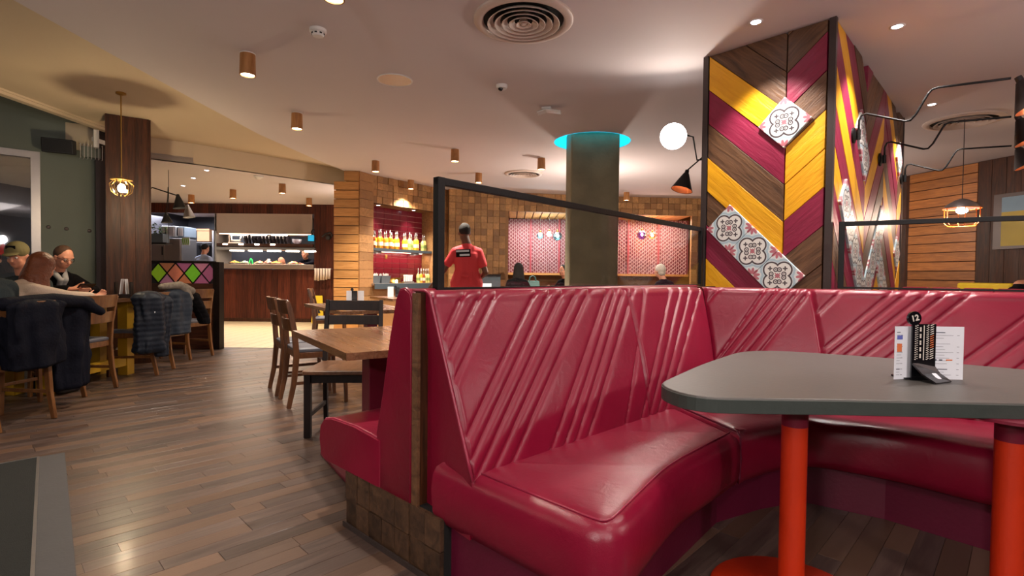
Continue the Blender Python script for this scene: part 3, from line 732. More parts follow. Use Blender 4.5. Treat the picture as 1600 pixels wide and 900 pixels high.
for k in range(5): tile_on(Rr, uR, oR, .36+k*dx*.9, 1.62+k*dz*.9+.0, -pi/4, .026)
for k in range(4): tile_on(Rr, uR, oR, 1.19+k*dx, 1.06+k*-dz, pi/4, .024)
for k in range(4): tile_on(Rr, uR, oR, 1.58+k*dx, 2.28+k*dz*-1 if False else 2.0-k*dz*-1 if False else 1.35+k*dz, -pi/4, .024)
for k in range(3): tile_on(Rr, uR, oR, .80+k*dx*0, 2.20+k*.0, pi/4, .026) if k == 0 else None
tile_on(Rr, uR, oR, 2.62, 1.36, pi/4, .024); tile_on(Rr, uR, oR, 2.62, 2.3, pi/4, .024)
tile_on(Rr, uR, oR, .97, 2.03, pi/4, .024)
for P, q in ((Nc, 0), (Lc, 1), (Bc, 2)):
    a = .02; wpart('corner_trim', MB().prism([(P.x+dx_*a-(0), P.y+dy_*a) for dx_, dy_ in ((-1, -1), (1, -1), (1, 1), (-1, 1))] if False else
        [tuple(P+uF*sx*a+uR*sy*a) for sx, sy in ((-1, -1), (1, -1), (1, 1), (-1, 1))], 0, CZ), M['trim_metal'], pil)
# spot grazing the front face (recessed light in the ceiling)
sp1 = onz(1181, 34, CZ)

# ================================================================ BOOTH BENCHES
def lerp(a, b, k): return a+(b-a)*k
B0 = V(-.119, 1.709); B1 = V(1.19, 3.0); T0 = V(-.285, 1.88); T1 = V(1.17, 3.19); B2 = V(2.9, 2.1); T2 = V(3.0, 2.34)
LA = (B1-B0).length; LB = (B2-B1).length
G1 = [((.083, 1.02), (.005, .759)), ((.127, 1.02), (-.001, .635)), ((.167, 1.02), (-.005, .496)), ((.28, 1.02), (-.029, .147)), ((.324, 1.02), (-.03, .03)), ((.366, 1.02), (0.0, .01)), ((.415, 1.02), (.036, .0)), ((.46, 1.02), (.082, .0)),
      ((.53, 1.02), (.199, .0)), ((.564, 1.02), (.244, .0)), ((.597, 1.02), (.282, .0)), ((.64, 1.02), (.326, .0)), ((.69, 1.02), (.481, .0)), ((.819, 1.02), (.551, .0)), ((.875, 1.02), (.589, .0)), ((.93, 1.02), (.628, .0)), ((.99, 1.02), (.67, .0))]
G2 = [((.047, 1.02), (-.01, .81)), ((.172, 1.02), (-.01, .27)), ((.205, 1.02), (-.02, .2)), ((.232, 1.02), (-.02, .1)), ((.258, 1.02), (-.02, 0)), ((.285, 1.02), (.01, 0)), ((.361, 1.02), (.288, .8)),
      ((.478, 1.02), (.287, .50)), ((.513, 1.02), (.287, .42)), ((.554, 1.02), (.287, .33)), ((.594, 1.02), (.287, .22)), ((.642, 1.02), (.287, .08)), ((.80, 1.02), (.48, .2)), ((.85, 1.02), (.50, .1)), ((.90, 1.02), (.52, 0)), ((.95, 1.02), (.57, 0))]
def back_panel(root, bA, bB, tA, tB, L, s0, s1, grooves, rear, mt, zb=.40, ends=(0, 0), Z=1.0):
    """upholstered back: grid over arc length, displaced by its diagonal stitched channels, roll on top, rear and end faces"""
    du, dv = .0065, .008; nu = max(8, int((s1-s0)*L/du)); nv = int(.62/dv)
    rolls = [(V_, 0) for V_ in []]
    rows = []                                                  # (frac, z, extra outward offset, v for the grooves)
    for j in range(nv+1):
        v = j/nv; rows.append((v**1.15, zb+(Z-zb)*v, 0.0, v*.95))
    for k in range(1, 8):
        a = k/7*pi/2; rows.append((1.0, Z+.04*sin(a), .045*(1-cos(a)), .95+.012*k))
    flatrows = [(1.0, 1.04, .10, 9), (1.0, 1.03, rear, 9), (1.0, .9, rear+.01, 9), (1.0, zb-.19, rear+.01, 9), (.0, zb-.19, .03, 9), (0.0, zb-.05, 0.0, 9)]
    S = np.linspace(s0, s1, nu+1); n = nu+1
    O = ((tA-bA)+(tB-bB)).normalized(); b0 = np.array(bA); b1 = np.array(bB); t0 = np.array(tA); t1 = np.array(tB); o = np.array(O)
    base = b0[None]*(1-S[:, None])+b1[None]*S[:, None]; top = t0[None]*(1-S[:, None])+t1[None]*S[:, None]
    vs = []; off = np.array(root.location)
    edge = np.minimum((S-s0)*L, (s1-S)*L)
    for fr, z, ex, v in rows+flatrows:
        P = base*(1-fr)+top*fr+o*ex
        d = np.zeros(n)
        if v < 5:
            for (sa, va), (sb, vb) in grooves:
                ax, ay, bx_, by = sa*L, va*.6, sb*L, vb*.6; dx, dy = bx_-ax, by-ay; ll = dx*dx+dy*dy
                px, py = S*L-ax, v*.6-ay; k = np.clip((px*dx+py*dy)/ll, 0, 1); dd = np.hypot(px-k*dx, py-k*dy)
                d = np.maximum(d, 0.0075*np.exp(-(dd/.0055)**2)+.0045*np.exp(-(dd/.016)**2))
            d = np.maximum(d, .014*np.exp(-(edge/.010)**2))
            d = d+(.006 if False else 0)
            # fuller towards the lower third of the back
            P = P-o*.012*sin(pi*min(v, 1))
        P = P+o*d[:, None]
        zz = np.full(n, z)-(d*.6 if v < 5 and v > .95 else 0)
        vs.append(np.column_stack([P, zz]))
    A = np.concatenate(vs)-off; m = len(vs); mb = MB(); mb.v = [tuple(p) for p in A]
    fs = []
    for j in range(m):
        j2 = (j+1) % m
        for i in range(nu): fs.append((j*n+i, j*n+i+1, j2*n+i+1, j2*n+i))
    mb.f = fs+[tuple(j*n for j in range(m-1, -1, -1)), tuple(j*n+nu for j in range(m))]
    o_ = part('backrest_panel', mb, mt, root); sharp(o_.data, 50); return o_
bench = wthing('booth_bench', 'curved burgundy leather booth bench with diagonal stitched back, around the grey table', 'bench', (1.2, 2.6, 0))
back_panel(bench, B0, B1, T0, T1, LA, 0, .607, G1, .13, M['leather'])
back_panel(bench, B0, B1, T0, T1, LA, .607, 1.0, G1, .13, M['leather'])
back_panel(bench, B1, B2, T1, T2, LB, 0, .285, G2, .16, M['leather'])
back_panel(bench, B1, B2, T1, T2, LB, .285, 1.0, G2, .16, M['leather'])
# piping round the end of the back
eu = (B0-B1).normalized()
pp = [(B0.x+(T0.x-B0.x)*v+eu.x*.004, B0.y+(T0.y-B0.y)*v+eu.y*.004, .42+.58*v) for v in [k/10 for k in range(11)]]
oo = (T0-B0).normalized()
pp += [(T0.x+oo.x*.045*(1-cos(a))+eu.x*.004, T0.y+oo.y*.045*(1-cos(a))+eu.y*.004, 1.0+.04*sin(a)) for a in (.4, .8, 1.2, 1.55)]+[(T0.x+oo.x*.12, T0.y+oo.y*.12, 1.04)]
wpart('piping', MB().tube(pp, .006, 6, up=(eu.x, eu.y, 0)), M['piping'], bench, smooth=True)
# seats: plan outlines with rounded corners
def arc_corner(p, a, b, r, n=6):
    p, a, b = Vector(p), Vector(a), Vector(b); u = (a-p).normalized(); v = (b-p).normalized(); s = p+u*r; e = p+v*r; out = []
    for k in range(n+1):
        t = k/n; out.append((1-t)**2*s+2*t*(1-t)*p+t*t*e)
    return out
def rounded(pts, rad):
    out = []; n = len(pts)
    for i, p in enumerate(pts):
        r = rad[i]
        if r <= 0: out.append(Vector(p))
        else: out += arc_corner(p, pts[i-1], pts[(i+1) % n], r)
    return out
def dense(pts, step=.05):
    out = []; n = len(pts)
    for i in range(n):
        a, b = Vector(pts[i]), Vector(pts[(i+1) % n]); k = max(1, int((b-a).length/step))
        for j in range(k): out.append(a+(b-a)*j/k)
    return out
nrmA = Vector((.714, -.70))
eC = V(.24, 1.36)                                              # near front corner of the seat
bs = B0-nrmA*.22; SM0 = V(.86, 2.69); SM1 = V(.98, 2.22)
seatprof = [(.05, .20), (.015, .215), (.0, .25), (-.006, .33), (.0, .385), (.012, .412), (.035, .428), (.07, .435)]
cornerN = V(.27, 1.33)
oa = [tuple(bs), tuple(cornerN), (.60, 1.83), tuple(SM1), tuple(SM0+ (SM0-SM1).normalized()*.24)]
def seat(root, pts, rad, mt, prof=seatprof, name='seat_cushion', zoff=0):
    P = rounded(pts, rad); P = dense([tuple(p) for p in P], .05)
    mb = MB(); mb.slab(P, [(i, z+zoff) for i, z in prof]); off = Vector(root.location)
    mb.v = [(x-off.x, y-off.y, z-off.z) for x, y, z in mb.v]
    o = part(name, mb, mt, root, smooth=True); sharp(o.data, 60); return o
seat(bench, oa, [0, .14, .15, 0, 0], M['leather'])
ob = [tuple(SM0+(SM0-SM1).normalized()*.24), tuple(SM1), (1.20, 2.37), (1.42, 2.46), (1.68, 2.29), (1.90, 2.02), (2.25, 1.62), (2.95, 1.3), (3.0, 2.2), (1.22, 3.12)]
seat(bench, ob, [0, 0, .1, .1, .12, .12, .1, 0, 0, 0], M['leather'])
# stitched piping that follows the seat edge a hand inside
def inset_path(pts, ins, z):
    O = [Vector(p) for p in pts]; out = []
    for i in range(len(O)):
        t = (O[min(i+1, len(O)-1)]-O[max(i-1, 0)]).normalized(); out.append((O[i].x-t.y*ins, O[i].y+t.x*ins, z))
    return out
edge = rounded([tuple(bs), tuple(cornerN), (.60, 1.83), tuple(SM1)], [0, .12, .15, 0])
wpart('piping', MB().tube(inset_path(dense(edge[:-1])[:-12] if False else edge, .045, .4315), .0035, 6), M['piping'], bench, smooth=True)
wpart('seat_seam', MB().tube([(SM0.x, SM0.y, .438), (SM1.x, SM1.y+.03, .436), (SM1.x, SM1.y, .42), (SM1.x+.002, SM1.y-.004, .33), (SM1.x, SM1.y, .24)], .005, 6), M['vinyl_dark'], bench)
# recessed kick panel and wooden end block
kick = [tuple(bs+Vector((.03, .03))), (.20, 1.44), (.56, 1.90), (.93, 2.33), (1.19, 2.47), (1.44, 2.56), (1.72, 2.38), (1.96, 2.1), (2.3, 1.72), (2.95, 1.5), (2.9, 2.3), (1.2, 3.1)]
mb = MB().prism(kick, 0, .22); 
wpart('kick_panel', MB().slab(kick, [(0, 0), (0, .22)]), M['vinyl_dark'], bench)
# divider with wood facing; the two benches stand against it
E0 = V(-.345, 1.94); DV = Vector((.69, .724)).normalized(); DN = Vector((-DV.y, DV.x))
G0 = E0; GE = E0+DV*2.65
div = wthing('bench_divider', 'narrow timber divider standing between the two back-to-back burgundy benches', 'divider', (E0.x, E0.y, 0))
wpart('panel', MB().prism([G0-DN*.012, GE-DN*.012, GE+DN*.02, G0+DN*.02], .0, 1.036), M['dark_wood'], div)
wpart('end_strip', MB().prism([G0-DV*.012-DN*.014, G0-DN*.014, G0+DN*.022, G0-DV*.012+DN*.022], 0, 1.03), M['brown_board'], div)
# wooden block under the ends of both benches: small end grain boards, each a part
e1 = E0+DN*.50; e2 = E0-DN*.16
wpart('base_block', MB().prism([e1, e2, e2+DV*1.6, e1+DV*1.6], 0, .24), M['shadow'], div)
L = (e2-e1).length; nb = 7
for i in range(nb):
    for j in range(2):
        c = e1+(e2-e1)*((i+.5)/nb); k = rp.uniform(0, .008); p = c-DV*(.006+k/2)
        mk('block', MB().box((0, 0, 0), (L/nb-.004, .012+k, .116)).mesh('block', M['pine_dark'] if 'pine_dark' in M else M['brown_board']), div, Matrix.Translation(V(p.x-E0.x, p.y-E0.y, .06+.12*j)) @ Matrix.Rotation(math.atan2((e2-e1).y, (e2-e1).x), 4, 'Z'))
wpart('metal_skirting', MB().prism([e1-DV*.03, e2-DV*.03, e2-DV*.024, e1-DV*.024], 0, .022), M['trim_metal'], div)
# bench on the far side
lb = wthing('bench', 'burgundy leather bench on the far side of the timber divider, its end to the aisle', 'bench', (-.7, 2.5, 0))
l0 = E0+DN*.03
prof2 = [(0, .16), (0, 1.0), (.012, 1.03), (.04, 1.045), (.075, 1.04), (.10, 1.0), (.14, .85), (.19, .62), (.235, .45), (.24, .14)]
def extr(root, name, o0, ax, along, prof, L, mt, bulge=.012, n=3):
    """profile (offset along ax, z) swept along a straight line, soft domed end towards the aisle"""
    mb = MB(); off = Vector(root.location); vs = []; m = len(prof)
    cx = sum(p[0] for p in prof)/m; cz = sum(p[1] for p in prof)/m
    st = [(-bulge*.9, .90), (-bulge*.5, .97), (0, 1.0), (.03, 1.0), (L, 1.0)]
    for d, k in st:
        for a, z in prof:
            aa = cx+(a-cx)*(1-(1-k)*.35) if k < 1 else a; zz = cz+(z-cz)*(1-(1-k)*.12) if k < 1 else z
            p = o0+ax*aa+along*d; vs.append((p.x-off.x, p.y-off.y, zz))
    fs = [tuple(range(m-1, -1, -1))]
    for s in range(len(st)-1):
        for i in range(m): fs.append((s*m+i, s*m+(i+1) % m, (s+1)*m+(i+1) % m, (s+1)*m+i))
    fs.append(tuple(range((len(st)-1)*m, len(st)*m)))
    mb.v = vs; mb.f = fs; o = part(name, mb, mt, root); bmx = bmesh.new(); bmx.from_mesh(o.data); bmesh.ops.recalc_face_normals(bmx, faces=bmx.faces); bmx.to_mesh(o.data); bmx.free(); sharp(o.data, 45); return o
extr(lb, 'backrest', l0, DN, DV, prof2, 2.5, M['leather'])
prof3 = [(.20, .24), (.66, .24), (.70, .26), (.715, .33), (.705, .39), (.67, .425), (.60, .44), (.40, .445), (.20, .43)]
extr(lb, 'seat_cushion', l0, DN, DV, prof3, 2.5, M['leather'], .02)
wpart('kick_panel', MB().prism([l0+DN*.1+DV*.05, l0+DN*.5+DV*.05, l0+DN*.5+DV*2.4, l0+DN*.1+DV*2.4], 0, .24), M['vinyl_dark'], lb)
pt = [l0+DN*a-DV*.003 for a, z in prof2[1:9]]
wpart('piping', MB().tube([(p.x, p.y, z) for p, (a, z) in zip(pt, prof2[1:9])], .006, 6, up=(DV.x, DV.y, 0)), M['piping'], lb, smooth=True)
pt = [l0+DN*a-DV*.004 for a, z in prof3[3:]]
wpart('piping', MB().tube([(p.x, p.y, z) for p, (a, z) in zip(pt, prof3[3:])], .006, 6, up=(DV.x, DV.y, 0)), M['piping'], lb, smooth=True)

# ---- framed glass screens
def screen(label, P0, P1, z0, zt0, zt1, post0=True, post1=False, fw=.03, ft=.025):
    """glass screen from P0 to P1, top rail at zt"""
    P0, P1 = Vector(P0), Vector(P1); u = (P1-P0).normalized(); n = Vector((-u.y, u.x)); r = wthing('glass_screen', label, 'screen', (P0.x, P0.y, z0))
    def slabq(a, b, za0, za1, zb0, zb1, t):
        mb = MB(); vs = []
        for p, q0, q1 in ((a, za0, za1), (b, zb0, zb1)):
            for s in (-1, 1):
                for z in (q0, q1): vs.append((p.x+n.x*t*s/2, p.y+n.y*t*s/2, z))
        mb.add(vs, [(0, 1, 3, 2), (4, 6, 7, 5), (0, 4, 5, 1), (2, 3, 7, 6), (0, 2, 6, 4), (1, 5, 7, 3)]); return mb
    wpart('top_rail', slabq(P0, P1, zt0-fw, zt0, zt1-fw, zt1, ft), M['black_metal'], r, bevel=.002)
    wpart('bottom_rail', slabq(P0, P1, z0, z0+.012, z0, z0+.012, ft), M['black_metal'], r)
    if post0: wpart('post', slabq(P0-u*0, P0+u*.034, z0, zt0, z0, zt0, .034), M['black_metal'], r, bevel=.002)
    if post1: wpart('post', slabq(P1-u*.03, P1, z0, zt1, z0, zt1, .03), M['black_metal'], r, bevel=.002)
    wpart('glass_pane', slabq(P0+u*.03, P1-u*.01, z0+.01, zt0-fw+.004, z0+.01, zt1-fw+.004, .008), M['pane'], r); return r
screen('black framed glass screen above the stitched bench back, left of the clad pillar', (-.305, 2.08), (1.43, 3.98), 1.036, 1.485, 1.475, True, True)
p2a = Nc+uR*.05+oR*.03
screen('black framed glass screen right of the clad pillar, above the bench', (2.17, 3.50), (3.6, 2.68), 1.036, 1.478, 1.478, True, False)

# ================================================================ GREY TABLE
tb_ = wthing('pedestal_table', 'dark grey rounded triangular table on two orange pedestals inside the booth', 'table', (1.2, 1.8, 0))
tp = [(.50, 1.80), (.56, 1.605), (1.0, 1.60), (2.3, 1.54), (2.32, 2.05), (1.80, 2.46), (1.24, 2.74), (.80, 2.22)]
tpr = rounded(tp, [.09, .11, .0, .2, .2, .2, .26, .2]); TP = dense([tuple(p) for p in tpr], .06)
wpart('tabletop', MB().slab(TP, [(.004, .682), (0, .686), (0, .722), (.003, .7285), (.006, .730)]), M['slate'], tb_)
wpart('edge_band', MB().slab(TP, [(.0, .6815), (-.0012, .683), (-.0012, .7235), (.0, .7245)]), M['slate_edge'], tb_)
for x, y in ((.967, 1.774), (1.568, 1.631)):
    T = Matrix.Translation((x, y, 0))
    pd = wpart('pedestal', MB().lathe([(.0405, .02), (.0405, .60)], 28, T), M['orange'], tb_); sharp(pd.data)
    wb_ = MB().lathe([(.26, 0), (.26, .008), (.252, .014), (.06, .02), (.045, .03)], 48, T); o = wpart('base_plate', wb_, M['orange'], tb_); sharp(o.data)
    o = wpart('collar', MB().lathe([(.0405, .60), (.041, .602), (.041, .672), (.13, .6725), (.13, .682)], 28, T), M['burg_paint'], tb_); sharp(o.data)
# menu holder with number 12
def text(name, body, size, mt, parent, Mx, ext=.0008, align='CENTER'):
    cu = bpy.data.curves.new(name, 'FONT'); cu.body = body; cu.size = size; cu.extrude = ext; cu.align_x = align; cu.align_y = 'CENTER'; cu.offset = size*.02; cu.resolution_u = 3
    o = bpy.data.objects.new(name, cu); COL.objects.link(o); bpy.context.view_layer.update()
    me = bpy.data.meshes.new_from_object(o); bpy.data.objects.remove(o); me.materials.clear(); me.materials.append(mt); me.name = name
    return mk(name, me, parent, Mx)
def menu_holder(label, loc, rz, detail=True, num='12', scale=1.0, group=None):
    r = thing('menu_holder', label, 'menu holder', loc, rz, group); r.scale = (scale,)*3
    # upright plate (local xz), foot folded forward towards -y
    part('upright_plate', MB().box((0, 0, .075), (.066, .004, .15)), M['black_plastic'], r)
    mb = MB(); mb.sweep([(0, .002, .044), (.004, -.022, .020), (.014, -.050, .003)], [(-.033, -.002), (.033, -.002), (.033, .002), (-.033, .002)], up=(0, 0, 1)); part('foot', mb, M['black_plastic'], r)
    part('back_foot', MB().box((-.01, .03, .003), (.066, .05, .004)), M['black_plastic'], r)
    part('qr_label', MB().box((.008, -.034, .0155), (.022, .02, .001), M=None), M['paper'], r) if False else None
    d = part('number_disc', MB().lathe([(.0185, -.003), (.0185, .003)], 24, Matrix.Translation((-.028, 0, .165)) @ Matrix.Rotation(pi/2, 4, 'X')), M['black_plastic'], r)
    if detail:
        text('table_number', num, .022, M['bead_white'], d, Matrix.Translation((-.028, -.0035, .165)) @ Matrix.Rotation(radians(-14), 4, 'Y') @ Matrix.Rotation(pi/2, 4, 'X'))
        Mt = Matrix.Translation((.006, -.0305, .0165)) @ Matrix.Rotation(radians(31), 4, 'X')
        part('white_label', MB().box((0, 0, 0), (.024, .022, .0008)), M['paper'], r, M=Mt)
        u = bpy.data.objects[[c.name for c in kids(r) if c.name.startswith('upright_plate')][0]]
        mb = MB(); mo = MB()
        for k in range(16):
            z = .056+k*.0059
            mb.box((-.024, -.0025, z), (.003, .001, .0026), rz=0); mb.box((-.019, -.0025, z+.002), (.0035, .001, .0016)); mb.box((.008, -.0025, z), (.004, .001, .0018)); mb.box((.0115, -.0025, z+.0025), (.0028, .001, .002))
            (mo if 4 < k < 11 else mb).add([(.016, -.003, z), (.026, -.003, z+.004), (.026, -.003, z+.0062), (.016, -.003, z+.0022)], [(0, 1, 2, 3)])
            mb.box((-.0105, -.0025, z), (.0042, .001, .0052)) if k % 3 else None
        mb.box((-.001, -.0025, .10), (.0022, .001, .092))
        part('printed_beads', mb, M['bead_white'], u, kind='stuff'); part('printed_beads_orange', mo, M['ink_orange'], u, kind='stuff')
    return r
def menu_card(label, loc, rz, wd, ht, side, group=None, lines=True, seed=1):
    r = thing('menu_card', label, 'menu', loc, rz, group); rr = random.Random(seed)
    part('card', MB().box((0, 0, ht/2), (wd, .0016, ht)), M['paper'], r)
    if lines:
        mb = MB(); x0, x1 = side
        for k in range(17):
            z = ht-.022-k*.0105
            if z < .012: break
            if k in (3, 12): continue
            L = rr.uniform(.45, .8)*(x1-x0); mb.box((x0+L/2, -.0012, z), (L, .0006, .0009 if k not in (0, 13) else .0028))
            if k % 2: mb.box((x1-.006, -.0012, z), (.008, .0006, .0013))
        part('printed_lines', mb, M['ink'], r, kind='stuff')
    return r
hl = onz(1441, 594, .73)
menu_holder('black menu holder with number disc and bead pattern standing on the grey booth table', (hl.x, hl.y, .7305), radians(3), scale=1.38)
ca = menu_card('white menu card with small orange picture, left behind the black holder on the grey table', (hl.x-.055, hl.y+.014, .731), radians(12), .097, .196, (-.040, -.012), seed=4)
part('printed_picture', MB().box((-.028, -.0014, .117), (.021, .0008, .030)), M['ink_orange'], ca); part('printed_heading', MB().box((-.027, -.0014, .155), (.024, .0008, .015)), M['ink_blue'], ca)
text('printed_heading', 'MENU', .006, M['ink'], ca, Matrix.Translation((-.018, -.0014, .066)) @ Matrix.Rotation(pi/2, 4, 'X')) if False else None
cb_ = menu_card('large white menu with printed price list, right of the black holder on the grey table', (hl.x+.072, hl.y+.017, .731), radians(-4), .172, .196, (-.040, .072), seed=8)
part('printed_icons', MB().box((-.014, -.0014, .072), (.011, .0008, .005)).box((.006, -.0014, .072), (.011, .0008, .004)), M['ink'], cb_); part('printed_logo', MB().box((.036, -.0014, .072), (.022, .0008, .005)), M['ink_orange'], cb_)

# ================================================================ FURNITURE
def dining_table(label, A, du, dv, la, lb_, leg, mtleg, foot=True, top=.74, th=.035, name='dining_table', base=.62):
    """A near corner; du along la, dv along lb_; planks run along du"""
    A = Vector(A); du = Vector(du).normalized(); dv = Vector(dv).normalized()
    r = wthing(name, label, 'table', (leg[0], leg[1], 0))
    n = 6; w = lb_/n
    for i in range(n):
        a = A+dv*(w*i+.0008); b = A+dv*(w*(i+1)-.0008)
        c = (a+b)/2+du*la/2; ang = math.atan2(du.y, du.x)
        o = mk('plank', MB().box((0, 0, 0), (la, w-.0016, th)).mesh('plank', M['oak']), r, Matrix.Translation(V(c.x-leg[0], c.y-leg[1], top-th/2)) @ Matrix.Rotation(ang, 4, 'Z'))
    T = Matrix.Translation((leg[0], leg[1], 0)) @ Matrix.Rotation(math.atan2(du.y, du.x), 4, 'Z')
    wpart('leg', MB().box((0, 0, top/2-.01), (.13, .11, top-th-.03), T), mtleg, r, bevel=.004)
    wpart('base_plate', MB().box((0, 0, .012), (base, base*.8, .02), T), mtleg, r, bevel=.004)
    wpart('top_bracket', MB().box((0, 0, top-th-.009), (.4, .3, .018), T), mtleg, r)
    return r
tu = Vector((-.564, .826)); tv = Vector((.826, .564))
dining_table('oak plank table with burgundy pedestal at the far burgundy bench, nearest the camera', (-.744, 2.357), tu, tv, 1.1, .78, (-.79, 3.03), M['burg_paint'], base=.58)
dining_table('oak plank table behind the black ladder-back chair, near the timber post', (-1.62, 4.95), tu, tv, 1.45, .78, (-1.55, 5.75), M['burg_paint'])
dining_table('farthest oak plank table in front of the bar niche', (-2.0, 7.9), tu, tv, 1.0, .9, (-1.9, 8.5), M['burg_paint'], base=.5) if False else None
t3 = dining_table('small oak table in front of the bar niche, farthest of the oak tables', (-1.72, 7.55), tu, tv, .95, .7, (-1.70, 8.1), M['burg_paint'], base=.45)

def sect(w, h): return [(-w/2, -h/2), (w/2, -h/2), (w/2, h/2), (-w/2, h/2)]
def curved_rail(y0, z, h, half, depth, t, lean=0):
    """rail bowed backwards between the posts"""
    mb = MB(); n = 10; vs = []
    for i in range(n+1):
        u = -1+2*i/n; x = half*u; y = y0-depth*(1-u*u)
        for dz in (0, h):
            for dy in (-t/2, t/2): vs.append((x, y+dy-lean*dz, z+dz))
    fs = []
    for i in range(n):
        a = i*4; b = a+4; fs += [(a, b, b+1, a+1), (a+2, a+3, b+3, b+2), (a, a+2, b+2, b), (a+1, b+1, b+3, a+3)]
    fs += [(0, 1, 3, 2), (n*4, n*4+2, n*4+3, n*4+1)]; mb.add(vs, fs); return mb
def cafe_chair(label, loc, rz, wood_, pad, group=None):
    r = thing('dining_chair', label, 'chair', loc, rz, group)
    for s in (-1, 1):
        mb = MB(); mb.sweep([(s*.19, -.255, 0), (s*.192, -.215, .2), (s*.192, -.195, .42), (s*.19, -.21, .62), (s*.187, -.245, .80), (s*.186, -.265, .87)], sect(.028, .042), up=(0, 1, 0), scale=[.85, 1, 1.1, 1.05, .95, .8]); part('leg', mb, M[wood_], r, bevel=.005)
        mb = MB(); mb.sweep([(s*.195, .205, 0), (s*.19, .19, .44)], sect(.036, .036), up=(0, 1, 0), scale=[.75, 1]); part('leg', mb, M[wood_], r, bevel=.004)
        part('stretcher', MB().bar([(s*.192, -.21, .2), (s*.192, .198, .2)], .018, .026), M[wood_], r, bevel=.003)
    part('stretcher', MB().bar([(-.18, .195, .27), (.18, .195, .27)], .018, .024), M[wood_], r, bevel=.003)
    part('seat_frame', MB().box((0, 0, .425), (.40, .40, .05)), M[wood_], r, bevel=.004)
    o = part('seat', MB().slab(rounded([(-.20, -.20), (.20, -.20), (.205, .22), (-.205, .22)], [.03, .03, .06, .06]), [(.006, .45), (0, .456), (0, .474), (.01, .482), (.06, .486)]), M[pad], r); sharp(o.data, 50)
    part('top_rail', curved_rail(-.245, .765, .115, .195, .035, .022, .15), M[wood_], r, bevel=.004)
    part('back_rail', curved_rail(-.222, .625, .10, .190, .03, .018, .12), M[wood_], r, bevel=.004)
    return r
ang = lambda v: math.atan2(v[1], v[0])-pi/2                     # chair's local +y turned to direction v
fA = Vector((.84, .55)).normalized(); mA = V(-1.883, 4.387)
ch1 = cafe_chair('walnut cafe chair, right and nearer one of the pair beside the aisle', tuple(mA+fA*.235)+(0,), ang(fA), 'chair_dark', 'seat_pad', 'walnut chairs at the oak tables')
mB = mA+V(-.29, .43)
ch2 = dup(ch1, tuple(mB+fA*.235)+(0,), ang(fA), 'walnut cafe chair, left and farther one of the pair beside the aisle')
def ladder_chair(label, loc, rz):
    r = thing('ladder_back_chair', label, 'chair', loc, rz); w = 'black_wood'
    for s in (-1, 1):
        mb = MB(); mb.sweep([(s*.20, -.23, 0), (s*.20, -.20, .43), (s*.20, -.225, .62), (s*.198, -.27, .90)], sect(.032, .04), up=(0, 1, 0), scale=[.9, 1, 1, .8]); part('leg', mb, M[w], r, bevel=.004)
        mb = MB(); mb.sweep([(s*.20, .20, 0), (s*.20, .20, .43)], sect(.044, .044), up=(0, 1, 0)); part('leg', mb, M[w], r, bevel=.004)
        part('stretcher', MB().bar([(s*.20, -.21, .14), (s*.20, .2, .14)], .018, .03), M[w], r, bevel=.003)
    part('apron', MB().box((0, .19, .395), (.38, .022, .06)).box((-.19, 0, .395), (.022, .38, .06)).box((.19, 0, .395), (.022, .38, .06)), M[w], r)
    part('seat', MB().slab(rounded([(-.22, -.21), (.22, -.21), (.23, .24), (-.23, .24)], [.02]*4), [(.004, .425), (0, .429), (0, .447), (.006, .452)]), M['seat_wood'], r)
    for z, h in ((.82, .075), (.715, .07), (.60, .05)): part('slat', curved_rail(-.22-(z-.5)*.14, z, h, .195, .012, .016, .12), M[w], r, bevel=.003)
    return r
ladder_chair('black ladder-back chair with brown wooden seat, facing the nearest oak table', (-1.17, 3.70, 0), radians(180+4))
ch3 = dup(ch1, (-2.58, 7.45, 0), radians(-75), 'walnut cafe chair far back in front of the timber post')
# window table and its chairs
wt = wthing('window_table', 'long honey wood table on yellow trestle legs, along the window wall', 'table', (-4.3, 5.1, 0))
for i in range(4):
    x = -4.49+i*.134; mk('plank', MB().box((0, 0, 0), (1.22, .13, .035)).mesh('plank', M['oak_warm'] if 'oak_warm' in M else M['oak']), wt, Matrix.Translation(V(x+.067+4.3, .0, .80)) @ Matrix.Rotation(pi/2, 4, 'Z'))
for y in (4.62, 5.58):
    wpart('leg', MB().bx((-4.45, y-.05, 0), (-4.35, y+.05, .78)), M['yellow_paint'], wt); wpart('leg', MB().bx((-4.16, y-.05, 0), (-4.06, y+.05, .78)), M['yellow_paint'], wt)
    wpart('cross_bar', MB().bx((-4.47, y-.04, .72), (-4.0, y+.04, .785)), M['yellow_paint'], wt)
wpart('foot_rail', MB().bx((-4.13, 4.62, .10), (-4.07, 5.58, .19)), M['yellow_paint'], wt)
c4 = cafe_chair('honey wood cafe chair at the window table, between the coats and the dark coat chair', (-3.965, 4.72, 0), radians(92), 'chair_wood', 'seat_pad', 'honey wood chairs at the window tables')
c5 = dup(c4, (-3.66, 3.71, 0), ang((-1, .12)), 'honey wood cafe chair hung with a dark navy coat, nearest on the left edge')
c6 = dup(c4, (-4.02, 5.66, 0), radians(100), 'honey wood cafe chair buried under puffer jackets beside the wooden column')
c7 = dup(c4, (-4.20, 6.75, 0), radians(78), 'honey wood cafe chair behind the puffer jackets, in front of the dark panel', sc=(.95, .95, 1.0))

